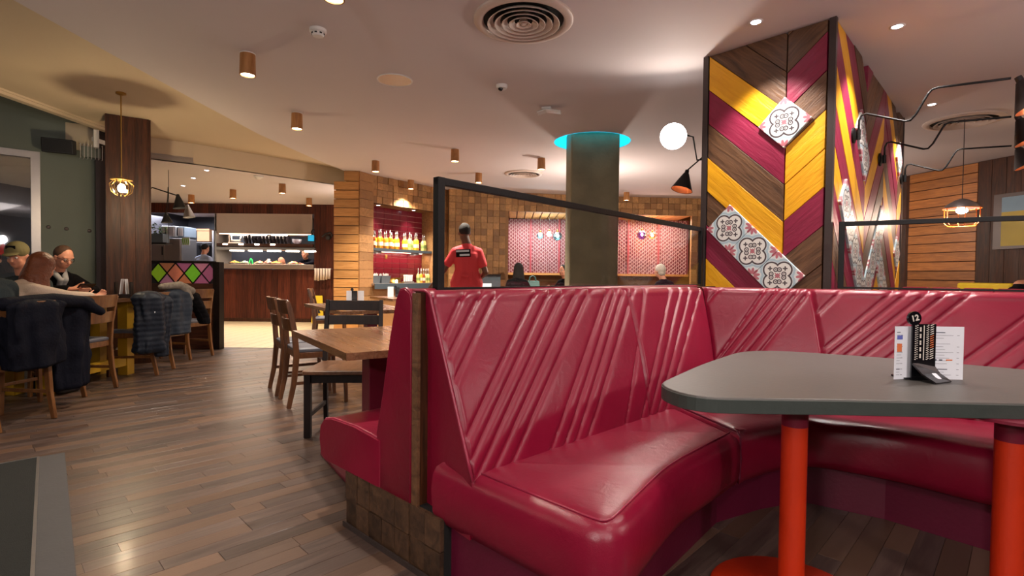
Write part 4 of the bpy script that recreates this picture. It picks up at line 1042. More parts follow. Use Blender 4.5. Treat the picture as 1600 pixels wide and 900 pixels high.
# ================================================================ CEILING FITTINGS
def wood_downlight(label, px, py, cz=CZ, h=.165, r=.058, e=26, energy=None, first=[None], low=False):
    p = onz(px, py, cz)
    if first[0] is None:
        t = thing('ceiling_downlight', label, 'ceiling light', (p.x, p.y, cz), 0, 'wooden cylinder downlights')
        o = part('wooden_sleeve', MB().lathe([(r*.93, 0), (r*.93, -.004), (r*1.0, -h), (r*.86, -h), (r*.82, -h+.03), (r*.5, -h+.035)], 24), M['pine_round'], t); sharp(o.data)
        part('lamp_face', MB().lathe([(r*.80, -h+.012), (r*.80, -h+.008)], 20), M['lamp_warm'], t)
        part('ceiling_plate', MB().lathe([(r*.96, 0), (r*.96, -.006), (r*.5, -.006)], 24), M['white'], t)
        first[0] = t
    else:
        t = dup(first[0], (p.x, p.y, cz), 0, label)
    light('SPOT', 'downlight_beam', (p.x, p.y, cz-h-.01), energy or e, (1, .87, .74), .04, (0, 0, 0), radians(110), .8)
    return t
M['pine_round'] = wood('turned_pine', srgb(150, 98, 50), srgb(190, 134, 78), (8, 8, 1.5), .45, .25, 0, .15)
DL = [(387, 84, 'wooden cylinder downlight on the main ceiling, nearest on the left', CZ),
      (464, 177, 'wooden cylinder downlight on the ceiling, right and beyond the nearest left one', CZ),
      (587, 251, 'wooden cylinder downlight above the timber post', CZ),
      (711, 233, 'wooden cylinder downlight above the glass screen rail, near its left post', CZ),
      (846, 247, 'wooden cylinder downlight just left of the concrete column', CZ),
      (642, 281, 'wooden cylinder downlight above the shelf of bottles', CZ),
      (748, 270, 'wooden cylinder downlight low over the staff member in red', CZ),
      (979, 300, 'wooden cylinder downlight just right of the concrete column, below the black cone lamp', CZ),
      (364, 296, 'wooden cylinder downlight on the lower ceiling, left above the serving pass', 2.62),
      (441, 287, 'wooden cylinder downlight on the lower ceiling, above the middle of the serving pass', 2.62),
      (483, 309, 'wooden cylinder downlight on the lower ceiling, far right beside the pass wall', 2.62),
      (299, 304, 'wooden cylinder downlight on the lower ceiling, above the white cone lamp', 2.62),
      (522, -48, 'wooden cylinder downlight cut by the top edge of the frame', CZ)]
for px, py, lb2, cz in DL: wood_downlight(lb2, px, py, cz, e=210 if (px > 560 and py > 200) else 80)
def recessed(label, px, py, cz=CZ, energy=40, first=[None], at_=None):
    p = Vector(at_) if at_ else onz(px, py, cz)
    if first[0] is None:
        t = thing('recessed_spot', label, 'ceiling light', (p.x, p.y, cz), 0, 'recessed ceiling spots')
        part('trim_ring', MB().lathe([(.045, 0), (.045, -.004), (.036, -.006), (.030, -.002)], 24, cap=False), M['white'], t, smooth=True)
        part('lamp_face', MB().lathe([(.030, -.0005), (.030, -.003)], 20), M['spot_cool'], t); first[0] = t
    else: t = dup(first[0], (p.x, p.y, cz), 0, label)
    if energy: light('SPOT', 'recessed_beam', (p.x, p.y, cz-.02), energy, (1, .92, .86), .03, (0, 0, 0), radians(95), .6)
recessed('recessed cool spot in the ceiling in front of the clad pillar', 1181, 34, energy=50)
recessed('recessed cool spot in the ceiling right of the pillar, nearer one', 1402, 41, energy=55)
recessed('recessed cool spot in the ceiling right of the pillar, farther one by the round vent', 1456, 163, energy=45)
recessed('recessed spot in the lower ceiling left, nearest of the three', 323, 266, 2.62, 30)
recessed('recessed spot in the lower ceiling left, middle of the three', 302, 278, 2.62, 0)
recessed('recessed spot in the lower ceiling left, farthest of the three', 286, 290, 2.62, 0)
for px, py in ((593, 311), (648, 317)):
    q_ = Q(.28 if px < 620 else 1.12, .15); recessed('small spot under the bar niche head, left one' if px < 620 else 'small spot under the bar niche head, right one', px, py, NZ1, 8, at_=(q_[0], q_[1], NZ1))
def vent(label, px, py, r, first=[None]):
    p = onz(px, py, CZ)
    if first[0] is None:
        t = thing('ceiling_vent', label, 'vent', (p.x, p.y, CZ), 0, 'round ceiling vents')
        part('duct', MB().lathe([(.27, -.001), (.27, -.004)], 40), M['shadow'], t)  # flat black disc in place of the shade inside the duct
        o = part('outer_ring', MB().lathe([(.335, 0), (.335, -.012), (.325, -.02), (.285, -.026), (.275, -.018), (.272, -.004)], 48, cap=False), M['offwhite'], t); sharp(o.data, 50)
        for k in range(5):
            R = .245-k*.048
            o = part('ring', MB().lathe([(R-.034, -.006), (R, -.034), (R-.004, -.036), (R-.040, -.009)], 40, cap=False), M['offwhite'], t); sharp(o.data, 50)
        part('centre_cap', MB().lathe([(.03, -.006), (.03, -.02), (.012, -.034), (.002, -.035)], 20), M['offwhite'], t); first[0] = t
    else: t = dup(first[0], (p.x, p.y, CZ), 0, label)
    s = r/.335; t.scale = (s, s, 1)
vent('large round vent of concentric rings in the ceiling at the top of the photo', 818, 31, .325)
vent('round vent of concentric rings beyond, left of the concrete column', 818, 271, .31)
vent('round vent of concentric rings in the ceiling behind the zigzag wall lamps', 1505, 188, .34)
p = onz(497, 46, CZ); t = thing('smoke_detector', 'white smoke detector on the main ceiling, near the cut downlight', 'smoke detector', tuple(p))
o = part('base', MB().lathe([(.056, 0), (.056, -.018), (.05, -.024), (.03, -.025)], 28), M['white'], t); sharp(o.data)
o = part('sensor_head', MB().lathe([(.040, -.02), (.042, -.036), (.034, -.048), (.01, -.05)], 28), M['white'], t); sharp(o.data)
for k in range(8): part('sensor_slot', MB().box((.0405*cos(k*pi/4), .0405*sin(k*pi/4), -.033), (.006, .016, .009), rz=k*pi/4), M['shadow'], t)
p = onz(404, 275, 2.62); t = thing('smoke_detector', 'white smoke detector on the lower ceiling before the serving pass', 'smoke detector', tuple(p))
o = part('base', MB().lathe([(.07, 0), (.07, -.02), (.05, -.03), (.03, -.05), (.01, -.052)], 28), M['white'], t); sharp(o.data)
p = onz(617, 125, CZ); t = thing('ceiling_speaker', 'flat round grey ceiling speaker', 'speaker', tuple(p))
o = part('rim', MB().lathe([(.152, 0), (.152, -.006), (.146, -.009), (.14, -.005)], 40, cap=False), M['white'], t); sharp(o.data)
part('grille', MB().lathe([(.141, -.001), (.141, -.005)], 40), M['grille'] if 'grille' in M else M['steel'], t)
p = onz(784, 133, CZ); t = thing('dome_camera', 'small white dome camera on the ceiling', 'camera', tuple(p))
o = part('housing', MB().lathe([(.05, 0), (.05, -.016), (.045, -.030), (.03, -.034)], 28), M['white'], t); sharp(o.data)
part('lens_dome', MB().ball((-.01, -.012, -.034), .022), M['black_plastic'], t, smooth=True)
p = onz(854, 168, CZ); t = thing('emergency_light', 'white gull-wing emergency light fitting on the ceiling', 'emergency light', tuple(p), radians(-12))
part('wing', MB().box((.07, 0, -.03), (.16, .10, .012), Matrix.Rotation(radians(10), 4, 'Y')), M['white'], t, bevel=.003); part('wing', MB().box((-.05, 0, -.028), (.10, .10, .012), Matrix.Rotation(radians(-16), 4, 'Y')), M['white'], t, bevel=.003)
part('mounting_box', MB().box((0, 0, -.009), (.09, .06, .018)), M['white'], t)

# ================================================================ LAMPS
def cone_shade(t, M0, L=.21, r=.105, lit=False):
    o = part('lamp_shade', MB().lathe([(.018, 0), (.020, -.03), (.026, -.035), (r, -L), (r-.003, -L), (.022, -.04)], 32, M0, cap=True), M['black_matte'], t); sharp(o.data, 35)
    o2 = part('shade_lining', MB().lathe([(r-.0045, -L+.001), (.022, -.045), (.01, -.045)], 32, M0, cap=False), M['copper'], t); sharp(o2.data)
    part('bulb', MB().ball((0, 0, -L+.075), .028, M=M0), M['lamp_warm'], t, smooth=True)
def zigzag_lamp(label, s, zm=2.13):
    c = Nc+uR*s+oR*.012; n = oR; ta = math.atan2(n.y, n.x)
    t = thing('swing_arm_lamp', label, 'wall lamp', (c.x, c.y, zm), ta, 'zigzag arm lamps on the clad pillar')   # local x points out of the wall
    o = part('wall_plate', MB().lathe([(.055, 0), (.055, .012), (.03, .018)], 28, Matrix.Rotation(pi/2, 4, 'Y')), M['black_metal'], t); sharp(o.data)
    part('hinge', MB().lathe([(.014, -.035), (.014, .035)], 14, Matrix.Translation((.035, 0, 0))), M['black_metal'], t, smooth=False)
    pts = [(.035, 0, 0), (.036, 0, .10), (.05, 0, .135), (.08, 0, .14), (.30, 0, .045), (.33, 0, .045), (.36, 0, .08), (.42, 0, .20), (.44, 0, .225), (.47, 0, .232), (.82, 0, .205)]
    o = part('arm', MB().tube(pts, .0075, 8, up=(0, 1, 0)), M['black_metal'], t, smooth=True)
    M0 = Matrix.Translation((.85, 0, .205)) @ Matrix.Rotation(radians(-24), 4, 'Y')
    cone_shade(t, M0)
    w = Matrix.Translation((c.x, c.y, zm)) @ Matrix.Rotation(ta, 4, 'Z') @ M0
    lp = w @ Vector((0, 0, -.15)); l = light('SPOT', 'shade_light', lp, 7, (1, .74, .5), .03, (0, 0, 0), radians(115), .6); l.matrix_world = Matrix.Translation(lp) @ w.to_3x3().normalized().to_4x4()
    return t
zigzag_lamp('black zigzag arm wall lamp on the clad pillar, nearest and largest of three', .56)
zigzag_lamp('black zigzag arm wall lamp on the clad pillar, middle of three', 1.60)
zigzag_lamp('black zigzag arm wall lamp on the clad pillar, farthest of three', 2.78)
# two lamps on the pillar's hidden left face
def arm_lamp(label, mount, elbow, tip, aim, L=.2, r=.1, face=False, e=18):
    t = wthing('wall_lamp', label, 'wall lamp', tuple(mount)); d = Vector(aim).normalized()
    wpart('wall_plate', MB().ball(tuple(mount), (.04, .04, .05)), M['black_metal'], t, smooth=True)
    pts = [Vector(mount)]+[Vector(p) for p in elbow]+[Vector(tip)]
    wpart('arm', MB().tube(pts, .007, 8, up=(0.3, 1, 0)), M['black_metal'], t, smooth=True)
    M0 = Matrix.Translation(tip) @ (-d).to_track_quat('Z', 'Y').to_matrix().to_4x4()
    mb = MB().lathe([(.018, 0), (.020, -.03), (.026, -.035), (r, -L), (r-.003, -L), (.022, -.04)], 32, M0); o = wpart('lamp_shade', mb, M['black_matte'], t); sharp(o.data, 35)
    o = wpart('shade_lining', MB().lathe([(r-.0045, -L+.001), (.022, -.045), (.01, -.045)], 32, M0, cap=False), M['copper'], t)
    if face: wpart('glowing_diffuser', MB().lathe([(r-.002, -L-.002), (r-.002, -L-.006), (r*.7, -L-.02), (.002, -L-.03)], 32, M0), M['lamp_white'], t, smooth=True)
    else: wpart('bulb', MB().ball((0, 0, -L+.075), .028, M=M0), M['lamp_warm'], t, smooth=True)
    w = M0; l = light('SPOT', 'shade_light', w @ Vector((0, 0, -L-.04)), e, (1, .86, .74), .05, (0, 0, 0), radians(150 if face else 110), .5); l.matrix_world = Matrix.Translation(w @ Vector((0, 0, -L-.04))) @ w.to_3x3().normalized().to_4x4()
mL = Lc+(Bc-Nc)*.22-uF*.0; mz = at(1100, 246, mL.y).z
tipA = at(1052, 213, 4.75); toC = (Vector((0, 0, CAM_H))-tipA).normalized()
arm_lamp('wall lamp left of the clad pillar with its bright round face turned to the camera', (mL.x-.03, mL.y, mz), [at(1089, 250, 4.62), at(1083, 214, 4.66), at(1072, 211, 4.72)], tipA-toC*.02, toC, .10, .115, True, 22)
tipB = at(1074, 266, 5.0); mL2 = Lc+(Bc-Nc)*.36
arm_lamp('black cone wall lamp left of the clad pillar, below the bright round one', (mL2.x-.05, mL2.y-.02, at(1104, 243, mL2.y).z), [at(1096, 247, 5.0)], tipB, (-.30, -.1, -1), .2, .10, False, 14)
# brass pendant with faceted glass in front of the wooden column
def poly_pendant(label, top, bottom_px, d, glow, metal, r=.095, e=20, col=(1, .78, .5)):
    b = at(*bottom_px, d); t = wthing('pendant_lamp', label, 'pendant lamp', (b.x, b.y, top))
    T = Matrix.Translation((b.x, b.y, b.z))
    wpart('ceiling_rose', MB().lathe([(.045, top), (.045, top-.018), (.012, top-.03)], 24, Matrix.Translation((b.x, b.y, 0))), metal, t)
    wpart('rod', MB().tube([(b.x, b.y, top-.02), (b.x, b.y, b.z+.10)], .006, 8, up=(0, 1, 0)), metal, t)
    o = wpart('glass_shade', MB().lathe([(r*.55, .085), (r, .035), (r*.85, -.04), (r*.45, -.075)], 8, T, cap=False), M['bulb_glass'], t)
    wpart('top_plate', MB().lathe([(.03, .105), (r*.95, .086), (r*.95, .08), (.03, .08)], 8, T), metal, t)
    for k in range(8):
        a = 2*pi*k/8; pr = [(r*.55, .085), (r*1.01, .035), (r*.86, -.04), (r*.45, -.075)]
        wpart('glazing_bar', MB().tube([(b.x+q*cos(a), b.y+q*sin(a), b.z+z) for q, z in pr], .0022, 5), metal, t)
    wpart('bulb', MB().ball((b.x, b.y, b.z), (.034, .034, .045)), glow, t, smooth=True)
    light('POINT', 'pendant_light', (b.x, b.y, b.z-.09), e, col, .03)
poly_pendant('brass pendant with faceted glass shade hanging in front of the wooden column', 2.9, (190, 294), 5.35, M['bulb'], M['brass'], .1, 16)
# cage pendant beyond the right glass screen
b = at(1503, 326, 5.4); t = wthing('pendant_lamp', 'orange wire cage pendant with dark dome, beyond the right glass screen', 'pendant lamp', (b.x, b.y, b.z)); T = Matrix.Translation(b)
o = wpart('dome', MB().lathe([(.02, .10), (.06, .085), (.13, .04), (.155, .0), (.15, -.002), (.12, .03), (.02, .08)], 28, T), M['trim_metal'], t); sharp(o.data)
wpart('rim', MB().tube([(b.x+.155*cos(2*pi*k/28), b.y+.155*sin(2*pi*k/28), b.z) for k in range(28)], .005, 6, closed=True), M['orange_wire'], t, smooth=True)
for k in range(6):
    a = 2*pi*k/6; wpart('cage_wire', MB().tube([(b.x+.15*cos(a), b.y+.15*sin(a), b.z), (b.x+.15*cos(a), b.y+.15*sin(a), b.z-.14), (b.x+.12*cos(a), b.y+.12*sin(a), b.z-.175)], .005, 6), M['orange_wire'], t, smooth=True)
wpart('cage_ring', MB().tube([(b.x+.12*cos(2*pi*k/24), b.y+.12*sin(2*pi*k/24), b.z-.175) for k in range(24)], .005, 6, closed=True), M['orange_wire'], t, smooth=True)
wpart('bulb', MB().ball((b.x, b.y, b.z-.02), (.05, .05, .035)), M['lamp_white'], t, smooth=True)
wpart('rod', MB().tube([(b.x, b.y, b.z+.09), (b.x, b.y, CZ)], .004, 6, up=(0, 1, 0)), M['trim_metal'], t)
light('POINT', 'pendant_light', (b.x, b.y, b.z-.09), 16, (1, .72, .55), .05)
# glass pendants in the booths
def globe(label, px, py, d, mt, glow, r=.07, e=6, col=(1, 1, 1)):
    b = at(px, py, d); t = wthing('glass_pendant', label, 'pendant lamp', tuple(b)); T = Matrix.Translation(b)
    wpart('glass_globe', MB().ball(tuple(b), r, 16, 10), mt, t, smooth=True)
    wpart('bulb', MB().ball((b.x, b.y, b.z+.01), (.03, .03, .042)), glow, t, smooth=True)
    wpart('cap', MB().lathe([(.02, r-.012), (.02, r+.03), (.008, r+.04)], 12, T), M['brass'], t)
    wpart('cord', MB().tube([(b.x, b.y, b.z+r+.03), (b.x, b.y, OZ+.02)], .004, 6, up=(0, 1, 0)), M['black_metal'], t)
    if e: light('POINT', 'pendant_light', (b.x, b.y-.1, b.z-.02), e, col, .04)
M['glow_cyan'] = emis('cyan_bulb', (.55, .95, 1), 26); M['glow_violet'] = emis('violet_bulb', (.7, .4, 1), 16); M['glow_amber'] = emis('amber_bulb', (1, .6, .2), 26)
M['g_teal'] = glass('teal_glass', (.45, .8, .85), .15); M['g_violet'] = glass('violet_glass', (.35, .15, .5), .15); M['g_amber'] = glass('amber_glass', (1, .8, .45), .12)
globe('pale teal glass globe pendant, leftmost of three in the left booth', 844, 368, 11.5, M['g_teal'], M['glow_cyan'], .075, 5, (.8, .95, 1))
globe('clear bright glass globe pendant, middle of three in the left booth', 858, 366, 11.4, M['bulb_glass'], M['glow_cyan'], .065, 5, (.9, .97, 1))
globe('dark teal glass globe pendant, rightmost of three in the left booth', 871, 369, 11.5, M['g_teal'], M['glow_cyan'], .1, 5, (.8, .95, 1))
globe('violet glass globe pendant in the booth right of the concrete column', 1003, 367, 11.5, M['g_violet'], M['glow_violet'], .1, 4, (.8, .6, 1))
globe('amber glass globe pendant in the booth right of the concrete column', 1019, 368, 11.5, M['g_amber'], M['glow_amber'], .08, 9, (1, .7, .4))
# cone lamps left, in front of the kitchen opening
def far_cone(label, top, d, L, r, mt, arm=None, face=False):
    b = at(*top, d); t = wthing('cone_lamp', label, 'wall lamp', tuple(b)); T = Matrix.Translation(b) @ Matrix.Rotation(radians(-8), 4, 'Y')
    o = wpart('lamp_shade', MB().lathe([(.015, .02), (.022, 0), (r, -L), (r-.004, -L), (.018, -.01)], 28, T), mt, t); sharp(o.data, 35)
    wpart('bulb', MB().ball((0, 0, -L+.05), .03, M=T), M['lamp_warm'], t, smooth=True)
    if arm: wpart('arm', MB().tube([at(x, y, d+dd) for x, y, dd in arm]+[b], .008, 8, up=(0, 1, 0)), M['black_metal'], t, smooth=True)
far_cone('black cone lamp on a long bent arm reaching out from behind the wooden column', (278, 306), 7.0, .165, .078, M['black_matte'], [(231, 330, .2), (234, 296, .1), (238, 293, .05)])
far_cone('pale grey cone lamp beside the bent arm lamp', (293, 322), 7.6, .165, .08, M['steel'], [(286, 318, 1.0)])
far_cone('small black cone lamp farther back, left of the pale cone', (259, 334), 9.5, .16, .095, M['black_matte'], [(263, 290, .0), (262, 310, .0)])

# ================================================================ LEFT WALL FITTINGS AND SCREEN
def onwall(s, z): p = WL(s, -.05); return Vector((p[0], p[1], z))
wa = pi/4
p = onwall(.335, 2.60); t = wthing('wall_speaker', 'black loudspeaker angled out from the grey green wall above the window', 'speaker', tuple(p)); T = Matrix.Translation((p.x+.1, p.y-.14, p.z)) @ Matrix.Rotation(radians(30), 4, 'Z') @ Matrix.Rotation(radians(8), 4, 'X')
wpart('cabinet', MB().box((0, 0, 0), (.30, .18, .17), T), M['black_matte'], t, bevel=.01); wpart('grille', MB().box((0, -.092, 0), (.27, .006, .14), T), M['black_metal'], t); wpart('bracket', MB().tube([T @ Vector((0, .09, 0)), p+V(-.03, .06, 0)], .02, 8), M['black_metal'], t)
p = onwall(.13, 2.60); t = wthing('wire_guard', 'small white wire guard over a grey box right of the black loudspeaker', 'guard', tuple(p)); T = Matrix.Translation(p) @ Matrix.Rotation(wa, 4, 'Z')
wpart('box', MB().box((0, -.03, 0), (.19, .06, .13), T), M['teal_wall'], t)
for k in range(7): wpart('wire', MB().tube([T @ Vector((-.11+k*.036, -.0, -.09)), T @ Vector((-.11+k*.036, -.10, -.09)), T @ Vector((-.11+k*.036, -.10, .09)), T @ Vector((-.11+k*.036, 0, .09))], .003, 5, up=(1, 0, 0)), M['white'], t)
p = at(150, 217, 6.5); t = wthing('wall_box', 'narrow white sensor box high beside the wooden column', 'sensor', tuple(p))
wpart('housing', MB().box(tuple(p), (.055, .06, .22), rz=wa), M['white'], t, bevel=.006); wpart('bracket', MB().box(tuple(p+V(-.05, .12, 0)), (.02, .22, .05), rz=0), M['white'], t)
# entrance mat
A = V(-2.765, 3.04); mu = -UD; mv = Vector((.663, -.749)).normalized()
t = wthing('entrance_mat', 'dark entrance mat with a thin metal edge in the lower left corner', 'mat', (A.x, A.y, 0))
wpart('mat_field', MB().prism([A, A+mu*2.2, A+mu*2.2+mv*2.6, A+mv*2.6], .001, .006), M['mat_dark'], t)
wpart('metal_edge', MB().prism([A-mu*.012-mv*.012, A-mu*.012+mv*2.6, A+mv*2.6, A-mv*.012+mu*0], 0, .008).prism([A-mv*.012, A+mu*2.2-mv*.012, A+mu*2.2, A], 0, .008), M['steel'], t)
wpart('grey_border', MB().prism([A-mu*.125-mv*.01, A-mu*.012-mv*.01, A-mu*.012+mv*2.6, A-mu*.125+mv*2.6], 0, .0035), M['mat_grey'], t)
# low screen with coloured diamonds
sy = 7.45; x0, x1, x2 = at(225, 425, sy).x, at(335, 425, sy).x, at(345, 425, sy).x; z0, z1 = at(290, 443, sy).z, at(290, 411, sy).z
t = wthing('diamond_screen', 'low dark partition topped with coloured glass diamonds, right of the wooden column', 'partition', (x1, sy, 0))
wpart('base_panel', MB().bx((x0, sy, 0), (x1, sy+.05, z0)), M['dark_wood_x'], t); wpart('end_post', MB().bx((x1, sy-.04, 0), (x2, sy+.08, z1+.02)), M['black_wood'], t)
wpart('top_rail', MB().bx((x0, sy-.01, z1), (x1, sy+.05, z1+.03)), M['black_wood'], t); wpart('backing', MB().bx((x0, sy+.03, z0), (x1, sy+.036, z1)), M['kitchen_dark'], t)
dcol = [srgb(150, 190, 40), srgb(210, 120, 90), srgb(120, 190, 50), srgb(160, 90, 120)]; dm = [flat('diamond_glass', c, .25, nz=.15, sc=20, emit=.10) for c in dcol]
tcol = [flat('triangle_glass', c, .25, nz=.15, sc=20, emit=.08) for c in (srgb(200, 130, 150), srgb(196, 120, 80), srgb(170, 96, 130))]
xs = [at(x, 425, sy).x for x in (247, 274, 300, 325)]; hw = (xs[1]-xs[0])/2; zm = (z0+z1)/2; zh = (z1-z0)/2
for k, x in enumerate(xs):
    c, g = x, .006
    wpart('diamond_pane', MB().add([(c-hw+g, sy+.01, zm), (c, sy+.01, z0+g), (c+hw-g, sy+.01, zm), (c, sy+.01, z1-g), (c-hw+g, sy+.02, zm), (c, sy+.02, z0+g), (c+hw-g, sy+.02, zm), (c, sy+.02, z1-g)], [(0, 1, 2, 3), (4, 7, 6, 5), (0, 4, 5, 1), (1, 5, 6, 2), (2, 6, 7, 3), (3, 7, 4, 0)]), dm[k], t)
    for sgn in (-1, 1):
        zz = z1 if sgn > 0 else z0; cc = c+hw
        if cc < x1+.0: wpart('triangle_pane', MB().add([(cc-hw+g*2, sy+.012, zz-sgn*.004), (cc+hw-g*2, sy+.012, zz-sgn*.004), (cc, sy+.012, zm+sgn*g*2)], [(0, 1, 2)]), tcol[(k+(sgn > 0)) % 3], t)
for k in range(5):
    xa = xs[0]-hw+2*hw*k
    for a, b_ in (((xa, zm), (xa+hw, z1)), ((xa, zm), (xa+hw, z0)), ((xa, zm), (xa-hw, z1)), ((xa, zm), (xa-hw, z0))):
        if x0-.01 < b_[0] < x1+.02 and x0 < a[0] < x1+.01: wpart('lead_bar', MB().bar([(a[0], sy+.006, a[1]), (b_[0], sy+.006, b_[1])], .014, .014, up=(0, 1, 0)), M['black_wood'], t)

# ================================================================ KITCHEN
def kx(px, py, d): return at(px, py, d)
def kbox(name, label, cat, pa, pb, d, dep, mt, group=None):
    a = at(pa[0], pa[1], d); b = at(pb[0], pb[1], d); t = wthing(name, label, cat, ((a.x+b.x)/2, d, min(a.z, b.z), ), group)
    return t, a, b
for nm, lb2, ct2, pa, pb, d, dep, mt in (
    ('steel_cabinet', 'tall brushed steel kitchen cabinet seen left through the kitchen opening', 'cabinet', (232, 372), (284, 412), 12.6, .6, 'steel'),
    ('steel_box', 'smaller steel unit standing on the tall kitchen cabinet', 'cabinet', (252, 353), (274, 370), 12.8, .5, 'steel'),
    ('steel_box', 'grey steel duct box right above the kitchen cabinet', 'cabinet', (275, 354), (288, 370), 12.9, .5, 'grey_tub')):
    t, a, b = kbox(nm, lb2, ct2, pa, pb, d, dep, mt)
    zb = 0 if nm == 'steel_cabinet' else b.z
    wpart('body', MB().bx((a.x, d, zb), (b.x, d+dep, a.z)), M[mt], t, bevel=.01)
    wpart('door', MB().bx((a.x+.03, d-.02, max(zb, b.z-.3)+.02), ((a.x+b.x)/2-.01, d, a.z-.03)).bx(((a.x+b.x)/2+.01, d-.02, max(zb, b.z-.3)+.02), (b.x-.03, d, a.z-.03)), M['steel_warm'], t)
    wpart('handle', MB().bx(((a.x+b.x)/2-.06, d-.04, (a.z+b.z)/2-.1), ((a.x+b.x)/2-.04, d-.02, (a.z+b.z)/2+.1)), M['black_metal'], t)
t, a, b = kbox('hazard_sign', 'small green and white striped sign on the kitchen cabinet edge', 'sign', (284, 371), (296, 383), 12.5, .02, 'white')
wpart('board', MB().bx((a.x, 12.5, b.z), (b.x, 12.52, a.z)), M['white'], t)
gs = flat('green_stripe', srgb(120, 190, 40), .5); ww = (b.x-a.x)
for k in range(4): wpart('stripe', MB().add([(a.x+ww*k/4, 12.497, a.z-.01), (a.x+ww*(k+.5)/4, 12.497, a.z-.01), (min(b.x, a.x+ww*(k+1.1)/4), 12.497, b.z+.01), (a.x+ww*(k+.6)/4, 12.497, b.z+.01)], [(0, 1, 2, 3)]), gs, t)
# planter on the column side
p = at(244, 379, 7.9); t = wthing('hanging_planter', 'dark trough planter with trailing leaves beside the wooden column', 'planter', tuple(p))
wpart('trough', MB().prism([(-.14, -.06), (.14, -.06), (.16, .06), (-.16, .06)], 0, .13, Matrix.Translation(p)), M['grey_tub'], t)
mb = MB(); rr = random.Random(5)
for k in range(120):
    c = p+V(rr.uniform(-.15, .13), rr.uniform(-.07, .07), .13+rr.random()**1.5*.15); a = rr.random()*6.28; L = .045; q = Vector((cos(a)*L, sin(a)*L, rr.uniform(-.03, .03)))
    n2 = Vector((-sin(a), cos(a), .3))*.014; mb.add([c, c+q*.5+n2, c+q, c+q*.5-n2], [(0, 1, 2, 3)])
wpart('foliage', mb, M['green_plant'], t, kind='stuff')
t = wthing('planter_shelf', 'short dark shelf bracket that carries the planter', 'shelf', tuple(p-V(0, 0, .02))); wpart('board', MB().box(tuple(p+V(-.05, 0, -.015)), (.5, .16, .028)), M['black_wood'], t); [wpart('hanging_wire', MB().tube([p+V(dx_, 0, -.02), V(p.x+dx_, p.y, 2.62)], .004, 5, up=(0, 1, 0)), M['black_metal'], t) for dx_ in (-.22, .19)]
# boxes behind the cook
t, a, b = kbox('cardboard_box', 'brown cardboard box standing above the cook in the far kitchen', 'box', (308, 358), (327, 377), 14.0, .4, 'cardboard')
wpart('carton', MB().bx((a.x, 14.0, b.z), (b.x, 14.4, a.z)), M['cardboard'], t); wpart('flap', MB().bx((a.x-.01, 13.98, a.z-.04), (b.x+.01, 14.0, a.z+.01)), M['cardboard'], t)
t = wthing('steel_rack', 'dark steel shelf rack along the far kitchen wall', 'rack', (at(310, 400, 14.0).x, 14.2, 0))
xa, xb_ = at(292, 400, 14.1).x, at(336, 400, 14.1).x
for z in (.5, 1.0, at(310, 377.5, 14.1).z-.02): wpart('shelf_board', MB().bx((xa, 14.0, z-.02), (xb_, 14.5, z)), M['steel'], t)
for x in (xa, xb_): wpart('post', MB().bx((x-.02, 14.0, 0), (x+.02, 14.04, 2.2)), M['steel'], t)
# the pass: crockery on the shelf, plates of food on the ledge, printer, cloths
zs = fz(381)+.001
rr = random.Random(2)
plate_me = None
t0 = None
for k in range(13):
    x = fx(380+k*5.6)
    if t0 is None:
        t0 = thing('stacked_plate', 'dark plate standing in the row on the pass shelf, first from left', 'plate', (x, PY+.12, zs+.10), 0, 'dark plates standing on the pass shelf')
        o = part('dish', MB().lathe([(.10, -.004), (.105, .004), (.085, .0), (.03, -.004)], 20, Matrix.Rotation(radians(78), 4, 'Y')), M['black_plastic'], t0); sharp(o.data)
    else: dup(t0, (x, PY+.12, zs+.10), rr.uniform(-.2, .2), 'dark plate standing in the row on the pass shelf, %s from left' % ('second third fourth fifth sixth seventh eighth ninth tenth eleventh twelfth thirteenth'.split()[k-1]))
t, a, b = kbox('chrome_rack', 'shiny chrome dispenser rack at the left end of the pass shelf', 'rack', (358, 367), (377, 380), PY+.1, .2, 'steel')
wpart('frame', MB().tube([(a.x, PY+.1, zs), (a.x, PY+.1, a.z), (a.x+.05, PY+.1, a.z), (a.x+.06, PY+.1, b.z+.06), (b.x-.02, PY+.1, b.z+.06), (b.x, PY+.1, a.z-.03)], .02, 8, up=(0, 1, 0)), M['steel'], t, smooth=True); wpart('tray', MB().bx((a.x, PY+.05, zs), (b.x, PY+.2, zs+.03)), M['white'], t)
x = fx(461); t = thing('pale_bowl', 'pale blue bowl on the pass shelf, right of the dark plates', 'bowl', (x, PY+.1, zs)); o = part('bowl_shell', MB().lathe([(.04, 0), (.09, .05), (.10, .11), (.094, .11), (.08, .05), (.02, .01)], 20), M['blue_shirt'], t); sharp(o.data)
